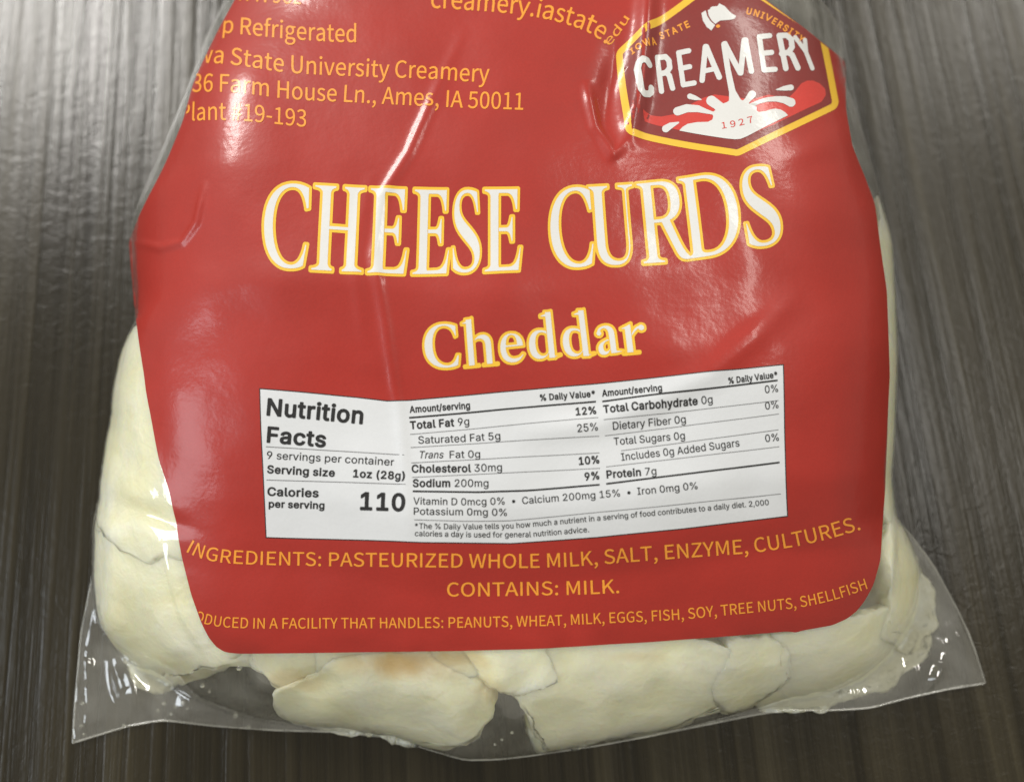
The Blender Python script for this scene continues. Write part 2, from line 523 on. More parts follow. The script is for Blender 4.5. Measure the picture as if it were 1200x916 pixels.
# carry the surface a little past its rim so that prints near it stay defined
for _ in range(4):
    bad = np.isnan(W[..., 0])
    for ax, sh in ((1, 1), (1, -1), (0, 1), (0, -1)):
        q = np.roll(W, sh, ax); q2 = np.roll(W, 2 * sh, ax)
        ok = bad & ~np.isnan(q[..., 0]) & ~np.isnan(q2[..., 0])
        W[ok] = (2 * q - q2)[ok]
        bad = np.isnan(W[..., 0])

def surf0(px, py):
    fx = np.clip((np.asarray(px, float) - gx[0]) / step, 0, len(gx) - 1.001)
    fy = np.clip((np.asarray(py, float) - gy[0]) / step, 0, len(gy) - 1.001)
    i, j = fx.astype(int), fy.astype(int); u, v = (fx - i)[..., None], (fy - j)[..., None]
    b = (1 - u) * (1 - v) * W[j, i] + u * (1 - v) * W[j, i + 1] + (1 - u) * v * W[j + 1, i] + u * v * W[j + 1, i + 1]
    b = b.copy()
    b[..., 2] += crease_field(px, py)
    return b
def surf(px, py, off):
    """point and normal on the creased front of the bag"""
    px = np.asarray(px, float); py = np.asarray(py, float)
    e = 1.5
    n = np.cross(surf0(px + e, py) - surf0(px - e, py), surf0(px, py - e) - surf0(px, py + e))
    n /= np.linalg.norm(n, axis=-1, keepdims=True) + 1e-12
    return surf0(px, py) + n * off, n

# ------------------------------------------------------------------ the bag
c0 = lift(np.array(600.), np.array(480.), np.array(0.))
bag = thing('cheese_bag', 'clear plastic bag of cheese curds with big red cheddar label lying on the dark table', 'food bag')
ff, _ = grid_obj('front_film', FILMTOP, FILM, bag, flip=True)
bf, _ = grid_obj('back_film', Pb, BACK, bag)

def tube(name, pts, rad, mat_, parent, sides=6):
    pts = np.array(pts); n = len(pts)
    t = np.gradient(pts, axis=0); t /= np.linalg.norm(t, axis=1, keepdims=True)
    up = np.array([0, 0, 1.]); s_ = np.cross(t, up); s_ /= np.linalg.norm(s_, axis=1, keepdims=True) + 1e-9
    u = np.cross(s_, t)
    V_ = []; F_ = []
    for k in range(n):
        for a in range(sides):
            th = 2 * math.pi * a / sides
            V_.append(pts[k] + rad * (math.cos(th) * s_[k] + math.sin(th) * u[k] * .6))
    for k in range(n - 1):
        for a in range(sides):
            b = (a + 1) % sides
            F_.append((k * sides + a, k * sides + b, (k + 1) * sides + b, (k + 1) * sides + a))
    return mesh_obj(name, V_, F_, mat_, parent)
tube('bottom_seam', BASE[0][::3] + np.array([0, 0, .0001]), .00022, SEAM, bag)
tube('side_seam', BASE[:int(NV * .62), 0][::3], .00016, SEAM, bag)
tube('side_seam', BASE[:int(NV * .95), -1][::3], .00018, SEAM, bag)

# printed sheet
Lu = np.linspace(0, 1, 330); Lv = np.linspace(0, 1, 330)
LP = coons(LL, LR, LB, LT, Lu, Lv)
lp, ln = surf(LP[..., 0], LP[..., 1], .00010)
okv = ~np.isnan(lp[..., 0])
okf = okv[:-1, :-1] & okv[1:, :-1] & okv[1:, 1:] & okv[:-1, 1:]
lp = np.nan_to_num(lp)
lab, _ = grid_obj('label', lp, RED, bag, keep=okf, flip=True)
lab['label'] = 'large red printed label with rounded lower corners'

# ------------------------------------------------------------------ lettering
# outlines of the letters and of the badge: for every loop the first point, then steps to the next, as whole numbers
GLYPHS = {}
GLYPHS['S'] = {
 ' ':[0.306,[]],
 '#':[0.765,[[34,-2,21,0,11,75,2,3,41,0,3,-1,-9,-74,2,-3,19,0,3,1,1,2,9,74,34,1,1,3,0,19,0,3,-29,1,-3,2,6,47,3,3,28,0,3,3,0,19,-2,3,-26,1,-2,2,8,63,0,3,-2,2,-19,0,-3,-2,-10,-68,-43,0,-2,2,8,66,-3,2,-19,0,-2,-2,-1,-3,-8,-63,-2,-2,-31,-1,-2,-3,0,-19,2,-3,28,0,2,-3,-6,-47,-2,-2,-28,0,-3,-4,0,-19,2,-3,26,0,1,-3,-9,-72],[71,102,-2,2,6,47,2,3,44,0,1,-3,-7,-49]]],
 ',':[0.387,[[25,-67,16,8,14,11,8,10,7,12,6,15,1,19,0,10,-3,9,-8,11,-9,6,-13,0,-9,-3,-6,-5,-5,-9,1,-12,4,-9,6,-5,14,-5,-2,-13,-6,-9,-9,-10,-15,-9,0,-3,6,-16]]],
 '-':[0.481,[[17,82,85,0,2,1,1,2,0,22,-4,2,-84,0,-3,-2,0,-22]]],
 '.':[0.387,[[47,-6,7,0,10,6,5,6,3,13,-2,9,-5,9,-8,6,-9,2,-9,-2,-9,-6,-6,-9,-1,-9,2,-10,4,-7,6,-6]]],
 '0':[0.765,[[75,-3,18,-3,22,3,23,12,16,19,10,22,8,38,2,37,-2,40,-8,35,-11,24,-16,18,-19,10,-22,4,-24,-3,-21,-13,-14,-16,-11,-24,-8,-35,-3,-40,2,-37,8,-35,11,-25,15,-19],[87,24,-6,2,-9,7,-10,14,-7,19,-4,25,-2,37,2,31,4,25,7,19,11,16,11,7,12,1,11,-2,10,-6,11,-16,7,-19,4,-25,1,-34,-1,-34,-5,-25,-6,-19,-10,-14,-9,-6,-13,-4]]],
 '1':[0.765,[[31,-2,135,0,3,2,0,27,-3,1,-44,0,-3,1,-1,222,-24,1,-24,-10,-29,-8,-2,-2,0,-18,2,-3,40,0,3,-3,0,-176,0,-3,-3,-1,-50,0,-3,-2,0,-25]]],
 '2':[0.765,[[15,-2,156,0,3,3,0,25,-3,3,-69,0,-28,-1,-3,0,-1,1,22,22,22,25,20,26,16,27,9,25,3,28,-3,22,-6,16,-10,14,-16,13,-18,7,-22,2,-16,-1,-12,-3,-16,-7,-10,-6,-20,-19,-1,-3,19,-18,3,0,15,15,16,9,9,3,10,1,15,-2,10,-5,8,-6,4,-7,5,-15,2,-13,-4,-22,-8,-21,-16,-25,-23,-29,-28,-29,-35,-33,-1,-19]]],
 '3':[0.765,[[88,-6,26,3,18,6,17,11,12,14,7,16,4,22,-2,18,-5,13,-8,12,-15,13,-9,5,-12,4,9,4,12,9,9,9,7,12,4,13,1,12,-3,23,-7,15,-12,12,-14,9,-16,5,-22,2,-15,-1,-13,-3,-12,-4,-19,-12,-13,-11,16,-20,3,-2,16,13,9,5,9,3,16,3,13,-1,9,-3,9,-6,6,-8,4,-9,1,-10,-2,-12,-5,-13,-7,-7,-12,-7,-19,-5,-22,-2,-2,-4,0,-21,2,-3,25,-2,19,-4,15,-8,9,-8,6,-13,1,-12,-2,-16,-4,-9,-6,-8,-10,-6,-12,-5,-16,-1,-12,1,-12,3,-18,9,-17,15,-3,-2,-16,-19,1,-3,8,-8,22,-15,19,-7,12,-3]]],
 '5':[0.765,[[88,-6,24,3,17,7,19,13,13,17,8,19,4,28,-3,25,-8,22,-12,16,-14,10,-19,7,-22,2,-16,-2,-17,-5,-1,3,6,61,3,1,89,1,2,3,0,25,-4,2,-118,0,-4,-2,-8,-116,2,-3,16,-10,3,1,19,10,12,3,22,-1,13,-5,9,-7,9,-13,4,-12,1,-16,-1,-15,-6,-16,-7,-11,-10,-8,-12,-5,-15,-2,-13,1,-13,3,-18,9,-16,14,-3,-1,-16,-22,19,-16,16,-9,12,-4,16,-4]]],
 '6':[0.765,[[81,-3,24,-3,18,3,16,7,17,15,11,15,7,19,2,25,-2,22,-5,19,-12,19,-15,11,-18,6,-19,2,-10,-1,-21,-7,-10,-6,-12,-11,1,27,7,25,10,21,13,13,15,7,13,1,9,0,10,-3,9,-4,13,-11,3,1,17,19,-1,3,-7,7,-9,6,-19,9,-12,3,-13,0,-22,-3,-25,-11,-18,-17,-15,-25,-10,-38,-4,-43,3,-38,8,-31,14,-25,15,-16],[89,24,-12,7,-10,11,-7,14,-6,22,-3,22,16,17,16,9,15,4,16,-2,12,-6,6,-7,6,-9,3,-12,2,-16,-2,-19,-4,-12,-4,-7,-9,-11,-10,-5,-9,-1]]],
 '7':[0.765,[[68,-2,31,0,3,3,3,44,5,41,8,37,12,35,19,34,25,37,1,19,-1,4,-158,-1,-1,-28,3,-2,112,0,4,-1,-19,-29,-18,-34,-12,-34,-10,-37,-6,-41,-3,-44]]],
 '9':[0.765,[[78,-6,26,3,18,9,5,3,19,19,13,25,10,35,4,46,-4,41,-8,28,-12,22,-20,19,-19,9,-22,3,-22,-3,-15,-7,-16,-12,-12,-18,-7,-19,-3,-22,2,-25,8,-22,10,-16,14,-11,19,-6,19,-2,9,1,22,8,10,6,12,10,-2,-27,-6,-25,-11,-21,-12,-13,-13,-6,-15,-2,-6,0,-16,4,-10,6,-9,8,-3,-1,-17,-19,2,-3,6,-6,18,-12,13,-4],[79,121,-13,5,-9,9,-5,9,-4,12,-2,19,2,15,4,13,6,10,8,8,7,4,15,3,13,-2,9,-5,13,-12,9,-19,4,-15,3,-22,-9,-13,-17,-13,-16,-6,-9,-1]]],
 ':':[0.387,[[47,-6,7,0,10,6,5,6,3,13,-2,9,-5,9,-8,6,-9,2,-9,-2,-9,-6,-6,-9,-1,-9,2,-10,4,-7,6,-6],[46,131,8,1,10,6,5,6,3,12,-2,9,-5,10,-8,5,-9,3,-9,-2,-9,-6,-6,-10,-1,-9,2,-9,4,-8,6,-5]]],
 'A':[0.837,[[2,-2,32,0,24,75,4,1,84,0,25,-75,35,-1,2,3,-84,247,-3,4,-34,0,-3,-2,-84,-249],[68,104,35,114,35,-114,-4,-1,-63,0]]],
 'C':[0.878,[[130,-6,13,0,15,4,14,5,12,7,12,9,11,12,-17,21,-3,1,-16,-14,-19,-10,-22,-4,-22,3,-18,9,-16,16,-10,19,-8,28,-2,25,3,28,7,25,13,22,14,13,17,8,22,4,13,-1,15,-5,10,-6,12,-11,4,0,16,20,1,3,-8,8,-9,7,-13,7,-13,5,-12,3,-16,1,-31,-4,-26,-12,-23,-18,-17,-25,-10,-32,-5,-40,4,-41,11,-31,16,-24,22,-19,25,-12]]],
 'D':[0.947,[[35,-2,63,0,38,5,27,11,20,15,3,3,17,25,10,35,4,34,-4,38,-11,31,-14,22,-27,21,-31,11,-35,3,-62,-1,-1,-3,0,-247],[70,28,-2,1,0,3,0,188,2,2,22,0,28,-2,23,-9,15,-13,12,-19,8,-25,2,-28,-3,-31,-6,-22,-12,-19,-17,-15,-22,-8,-25,-3]]],
 'E':[0.812,[[35,-2,148,0,1,3,0,25,-2,3,-112,0,-2,3,0,82,2,2,91,0,2,4,0,25,-2,2,-91,0,-2,1,0,72,2,1,110,1,0,4,0,26,-147,-1,-1,-3,0,-247]]],
 'F':[0.761,[[35,-2,29,0,3,1,1,2,0,106,2,3,91,0,2,4,0,25,-2,2,-91,0,-2,1,0,78,2,1,110,1,0,4,0,26,-147,-1,-1,-3,0,-247]]],
 'G':[0.948,[[132,-6,17,0,16,3,12,5,22,11,13,12,0,103,-2,3,-83,0,-1,-3,0,-25,1,-2,50,0,2,-1,0,-60,-2,-3,-11,-6,-14,-4,-9,-1,-9,0,-22,2,-22,11,-15,14,-11,19,-8,28,-2,25,3,28,7,25,13,21,16,14,19,8,25,4,12,-2,16,-4,9,-6,16,-11,17,20,1,3,-9,8,-21,14,-13,5,-13,3,-18,1,-35,-5,-25,-11,-23,-18,-18,-26,-10,-31,-5,-40,4,-41,11,-31,17,-25,23,-19,26,-11]]],
 'H':[1.001,[[35,-2,29,0,3,1,1,2,0,113,2,2,3,0,107,-1,0,-1,0,-113,2,-3,32,0,2,3,0,247,-1,3,-34,0,-1,-3,0,-97,0,-4,-112,1,-1,103,-34,0,-1,-3,0,-247]]],
 'I':[0.408,[[35,-2,29,0,3,1,1,2,0,247,-1,4,-3,0,-28,0,-3,-1,-1,-3,0,-247]]],
 'K':[0.889,[[35,-2,32,1,2,80,38,47,4,-3,71,-125,35,0,3,1,0,3,-89,152,77,94,0,4,-38,-1,-100,-119,-2,4,-1,115,-34,0,-1,-3,0,-247]]],
 'L':[0.749,[[35,-2,138,0,3,0,1,3,0,25,-1,2,-107,1,-1,3,0,216,-1,4,-3,0,-28,0,-3,-1,-1,-3,0,-247]]],
 'M':[1.116,[[35,-2,27,0,2,0,1,3,0,138,-3,53,2,3,61,-169,1,-2,4,-1,18,0,3,3,60,166,2,-3,0,-3,-2,-47,0,-138,3,-3,28,0,2,3,0,247,-1,3,-39,0,-49,-134,-16,-49,-65,183,-41,0,-1,-3,0,-247]]],
 'N':[0.994,[[35,-2,29,0,2,3,0,131,-3,66,1,3,23,-44,90,-156,3,-3,31,0,3,2,0,251,-32,1,-2,-4,0,-128,4,-66,-2,-4,-23,45,-91,156,-35,0,-1,-3,0,-247]]],
 'O':[1.02,[[127,-6,28,3,25,12,25,21,16,26,10,32,4,37,-4,40,-10,31,-16,26,-21,18,-26,12,-31,4,-31,-4,-26,-12,-22,-18,-16,-25,-10,-32,-4,-40,4,-37,9,-29,18,-30,22,-20,25,-11],[108,28,-21,11,-13,14,-10,19,-8,28,-2,25,2,28,7,25,13,22,12,13,17,8,22,4,19,-3,19,-9,15,-16,8,-16,9,-28,2,-28,-3,-28,-6,-25,-11,-19,-14,-15,-19,-10,-19,-3]]],
 'P':[0.872,[[35,-2,32,1,1,96,2,2,37,1,25,2,23,5,20,12,14,15,9,22,3,22,-3,25,-9,20,-16,15,-18,9,-23,5,-28,2,-71,-1,-1,-3,0,-247],[70,127,-2,2,0,3,0,88,2,2,50,-1,16,-2,12,-5,10,-10,6,-12,2,-16,-2,-12,-5,-16,-8,-8,-12,-8,-16,-3]]],
 'R':[0.874,[[35,-2,32,1,1,102,2,3,3,0,34,0,4,-2,59,-103,38,-1,1,3,-62,106,14,6,12,7,13,12,8,13,6,16,2,18,-3,25,-9,19,-14,13,-19,10,-21,4,-25,2,-78,-1,-1,-3,0,-247],[70,133,-2,3,0,84,2,2,56,-1,13,-2,11,-5,10,-10,5,-12,1,-13,-1,-12,-5,-13,-9,-9,-12,-7,-13,-3,-19,-2]]],
 'S':[0.821,[[102,-6,28,3,19,6,19,12,12,15,6,14,4,22,-1,18,-5,13,-8,12,-10,10,-17,11,-66,29,-12,10,-7,10,-2,11,2,12,4,7,6,6,9,6,10,2,12,2,22,-3,19,-7,18,-13,17,20,1,3,-11,9,-22,14,-16,5,-25,3,-25,-2,-19,-7,-15,-10,-13,-14,-7,-17,-3,-18,2,-16,7,-16,8,-10,12,-11,22,-12,50,-23,16,-9,6,-7,4,-9,1,-13,-1,-9,-4,-9,-6,-7,-10,-6,-15,-5,-16,-1,-22,4,-12,4,-13,7,-19,16,-3,-1,-18,-21,0,-3,12,-11,11,-7,17,-10,16,-5,12,-3]]],
 'T':[0.825,[[87,-2,31,0,2,3,0,219,4,1,69,0,3,2,0,3,0,22,-3,4,-183,-1,-1,-28,3,-2,69,0,3,-1,0,-219]]],
 'U':[0.992,[[122,-6,25,2,22,8,20,15,14,21,8,26,4,37,0,147,-2,2,-28,0,-5,-2,0,-147,-2,-28,-5,-19,-10,-15,-9,-8,-16,-6,-16,-2,-16,2,-9,4,-12,9,-10,16,-6,19,-2,28,0,147,-4,2,-28,0,-4,-2,0,-147,4,-36,8,-27,14,-21,18,-14,22,-9]]],
 'W':[1.206,[[63,-2,35,0,3,1,47,192,3,5,10,-48,37,-147,3,-3,37,0,3,3,51,247,-1,4,-31,0,-2,-4,-27,-134,-12,-70,-3,4,-14,66,-36,137,-31,0,-36,-137,-14,-65,-3,-2,-38,201,-3,4,-33,-1,-1,-3,53,-247]]],
 'Y':[0.732,[[76,-2,31,1,2,99,74,150,-1,4,-35,-1,-55,-121,-4,3,-53,117,-3,2,-34,-1,0,-3,74,-150,1,-97]]],
 'Z':[0.831,[[18,-2,172,0,2,3,0,25,-2,3,-129,0,1,3,127,197,1,19,-1,3,-161,0,0,-29,112,-1,5,-1,-130,-200,0,-19]]],
 'a':[0.776,[[73,-6,14,1,19,6,12,6,16,11,3,-18,3,-2,25,0,2,2,0,112,-2,26,-6,18,-9,16,-13,11,-16,7,-22,2,-28,-4,-25,-10,-17,-9,-3,-4,11,-20,3,-3,16,9,12,6,16,4,12,1,13,-2,9,-5,6,-7,5,-10,2,-10,0,-8,-35,-7,-25,-6,-23,-10,-17,-14,-9,-14,-4,-22,2,-16,6,-12,8,-11,12,-8,13,-5],[71,24,-6,3,-6,4,-6,9,-1,10,2,9,5,10,11,9,14,6,22,6,25,4,1,-47,-1,-2,-16,-12,-16,-7,-15,-3]]],
 'c':[0.704,[[103,-6,13,0,22,6,18,10,10,9,-13,20,-3,3,-12,-9,-16,-7,-16,-2,-15,2,-13,6,-9,9,-10,15,-6,19,-1,19,1,15,6,19,10,16,9,8,13,7,19,3,9,-2,9,-3,16,-11,3,1,15,22,-12,10,-12,7,-19,5,-13,1,-21,-3,-22,-8,-20,-16,-14,-18,-10,-25,-3,-28,3,-32,8,-22,14,-20,19,-15,22,-9]]],
 'd':[0.854,[[93,-6,14,1,12,3,16,9,13,9,3,-1,2,-15,1,-2,25,0,3,2,0,272,-3,1,-28,0,-4,-1,1,-98,-19,11,-19,6,-13,1,-21,-4,-19,-9,-16,-14,-14,-21,-7,-22,-4,-28,2,-28,9,-29,11,-18,16,-14,19,-9],[94,25,-6,1,-12,6,-10,9,-7,12,-6,22,-1,19,2,18,6,19,8,13,10,9,13,7,13,2,6,-1,16,-4,9,-5,11,-8,1,-94,-1,-3,-7,-7,-17,-11,-12,-4]]],
 'e':[0.764,[[105,-6,14,0,22,5,12,5,15,9,1,3,-10,18,-3,3,-21,-10,-19,-4,-22,2,-12,5,-13,9,-9,12,-7,16,-2,14,2,2,119,0,3,3,2,17,-3,25,-5,19,-13,21,-15,13,-16,7,-25,4,-22,-4,-16,-7,-21,-17,-13,-18,-9,-24,-3,-31,3,-29,9,-22,13,-19,22,-16,19,-8],[53,109,-2,3,2,10,7,16,6,9,9,8,16,7,9,1,13,-1,12,-6,8,-6,6,-10,5,-15,1,-13,-1,-2]]],
 'f':[0.451,[[37,-2,29,0,3,1,1,2,0,153,2,4,34,0,3,3,-1,25,-2,1,-34,0,-2,2,0,37,5,13,5,6,4,2,13,2,15,-4,4,0,7,25,-1,2,-10,3,-21,3,-16,-2,-16,-6,-9,-8,-10,-14,-4,-16,-2,-44,-3,-1,-18,-1,-4,-4,0,-22,4,-2,21,-1,0,-156]]],
 'g':[0.777,[[92,-87,30,2,22,7,21,12,13,13,9,16,3,16,-3,15,-6,12,-7,7,-15,7,-19,4,-53,1,-18,2,-7,3,-4,5,-2,6,1,9,4,7,5,5,25,-5,21,2,16,5,16,11,10,13,7,15,2,19,-2,19,-8,16,3,2,29,1,1,3,0,22,-2,2,-62,0,-16,4,-12,1,-19,-2,-16,-6,-15,-10,-12,-14,-7,-16,-3,-22,4,-19,5,-12,13,-16,1,-3,-12,-12,-6,-13,-1,-9,2,-13,5,-9,9,-9,-14,-12,-9,-13,-3,-16,2,-16,7,-13,14,-12,17,-7,16,-4],[78,-60,-9,3,-10,4,-6,6,-5,7,-1,9,1,10,6,9,8,8,4,1,18,-2,47,0,14,-4,7,-6,3,-10,-2,-9,-5,-9,-11,-9,-9,-5,-16,-3,-15,-2],[81,84,-6,3,-6,5,-8,11,-4,10,-1,9,2,16,8,14,9,8,9,4,10,1,9,-1,10,-4,8,-6,4,-7,5,-12,1,-10,-1,-12,-5,-13,-5,-6,-8,-7,-9,-4,-9,-1]]],
 'i':[0.383,[[31,-2,31,0,3,3,0,181,-1,4,-2,1,-31,0,-1,-1,-1,-185],[38,223,9,-2,6,1,9,4,5,6,3,10,-1,9,-4,7,-6,5,-9,3,-10,-1,-9,-4,-4,-7,-2,-9,1,-9,5,-8]]],
 'l':[0.395,[[63,-6,10,0,10,2,1,4,-4,23,-12,2,-3,6,0,241,-4,1,-28,0,-4,-1,1,-247,3,-12,6,-9,6,-6,6,-2]]],
 'm':[1.271,[[32,-2,32,1,1,133,8,10,13,10,9,6,13,2,12,-1,9,-5,5,-6,4,-6,2,-13,2,-129,3,-2,28,0,3,2,1,132,8,10,13,11,10,5,12,2,13,-1,8,-5,4,-4,5,-8,3,-13,1,-130,4,-1,28,0,3,3,0,116,-2,22,-4,18,-9,16,-10,10,-16,7,-15,2,-13,-1,-12,-4,-10,-5,-12,-9,-16,-15,-8,15,-7,8,-10,5,-12,5,-16,1,-9,-1,-10,-3,-11,-6,-10,-6,-13,-12,-3,3,-2,19,-1,1,-25,0,-3,-1,-1,-185]]],
 'n':[0.84,[[32,-2,29,0,3,1,1,2,0,131,8,10,16,12,15,6,10,1,12,-3,7,-3,4,-4,5,-9,3,-13,1,-18,0,-110,2,-3,32,0,1,3,0,116,-1,22,-6,22,-7,12,-10,9,-18,8,-16,2,-12,-1,-13,-4,-10,-5,-12,-7,-12,-11,-3,3,-2,19,-1,1,-25,0,-3,-1,-1,-185]]],
 'o':[0.835,[[102,-6,23,2,19,8,22,17,12,18,9,23,4,32,-3,28,-10,25,-13,18,-21,16,-19,8,-22,3,-21,-3,-20,-8,-20,-16,-13,-18,-10,-25,-3,-28,3,-32,9,-23,13,-18,22,-17,19,-8],[94,25,-6,1,-10,5,-13,13,-7,12,-4,16,-2,22,2,18,4,16,9,16,10,9,11,6,15,3,16,-3,9,-5,13,-12,8,-14,4,-16,2,-21,-2,-19,-4,-16,-10,-16,-7,-7,-13,-7,-16,-2]]],
 'p':[0.854,[[32,-80,32,1,0,87,3,3,19,-11,15,-5,13,-1,19,2,22,11,15,13,14,22,8,25,3,28,-2,28,-6,22,-13,22,-13,13,-19,9,-22,3,-12,-1,-22,-8,-22,-14,-2,1,-3,16,-1,1,-25,0,-3,-1,-1,-263],[95,26,-15,6,-15,10,0,94,1,3,8,6,21,13,16,4,15,-2,15,-9,7,-8,7,-14,3,-15,1,-19,-2,-22,-5,-16,-7,-13,-11,-12,-14,-6,-12,-2]]],
 'r':[0.537,[[32,-2,29,0,3,1,1,2,0,116,6,15,7,10,8,8,9,6,6,3,10,1,17,-3,2,4,5,25,-2,2,-10,3,-9,1,-10,-1,-9,-3,-12,-7,-7,-6,-12,-15,-3,4,-2,22,-1,1,-25,0,-3,-1,-1,-185]]],
 's':[0.646,[[79,-6,24,2,15,6,13,8,11,15,5,9,2,16,-3,19,-6,10,-9,10,-13,8,-53,23,-6,5,-5,6,-1,9,3,10,5,6,7,5,16,3,16,-2,12,-6,16,-8,16,21,-10,8,-16,8,-12,4,-19,3,-22,-2,-15,-5,-15,-10,-8,-10,-5,-12,-3,-15,2,-13,7,-14,10,-11,21,-12,34,-14,10,-5,6,-5,5,-8,1,-6,-3,-13,-4,-6,-8,-6,-10,-2,-18,-1,-19,6,-10,4,-15,11,-3,0,-16,-21,2,-3,8,-6,21,-11,16,-6]]],
 't':[0.522,[[88,-6,13,0,13,3,9,3,3,3,-6,22,-3,3,-16,-5,-12,1,-10,4,-3,3,-3,6,-3,19,0,100,3,2,47,1,0,25,-3,3,-47,1,0,50,-3,1,-25,0,-2,-1,-4,-50,-25,-2,-3,-2,-1,-25,4,-1,21,0,3,-2,0,-100,1,-16,5,-18,7,-12,9,-8,16,-7]]],
 'u':[0.836,[[85,-6,14,1,9,2,12,6,10,7,16,15,3,-26,3,-1,22,0,3,0,1,2,0,184,-1,3,-31,0,-3,-3,0,-128,-10,-12,-13,-11,-9,-5,-16,-3,-12,1,-9,5,-4,4,-4,9,-3,12,-1,128,-1,2,-3,1,-28,0,-3,-2,0,-116,1,-22,5,-19,8,-15,11,-10,15,-7]]],
 'v':[0.719,[[71,-2,38,0,65,184,0,4,-31,1,-2,-1,-51,-155,-51,155,-2,1,-3,0,-28,0,-3,-1,66,-185]]],
 'w':[1.102,[[60,-2,38,0,28,106,10,39,3,-4,35,-138,2,-3,38,0,3,3,49,185,-2,1,-28,0,-3,-1,-27,-107,-8,-36,-3,-9,-41,152,-31,1,-2,-1,-39,-145,-3,-4,-9,42,-27,107,-4,1,-28,0,-4,-1,51,-185]]],
 'y':[0.719,[[30,-82,22,3,16,7,13,11,9,12,8,14,8,19,69,200,-1,2,-3,1,-28,0,-3,-3,-32,-100,-15,-49,-54,149,-2,3,-3,0,-28,0,-3,-3,74,-185,-9,-24,-6,-10,-6,-8,-7,-5,-9,-3,-9,-1,-13,3,-1,-1,-6,-26,4,-3]]],
 'z':[0.656,[[13,-2,138,0,3,2,0,26,-3,1,-91,0,-4,2,94,138,1,19,-3,1,-125,0,-2,-1,0,-25,2,-3,82,-1,-95,-140,0,-16]]],
}
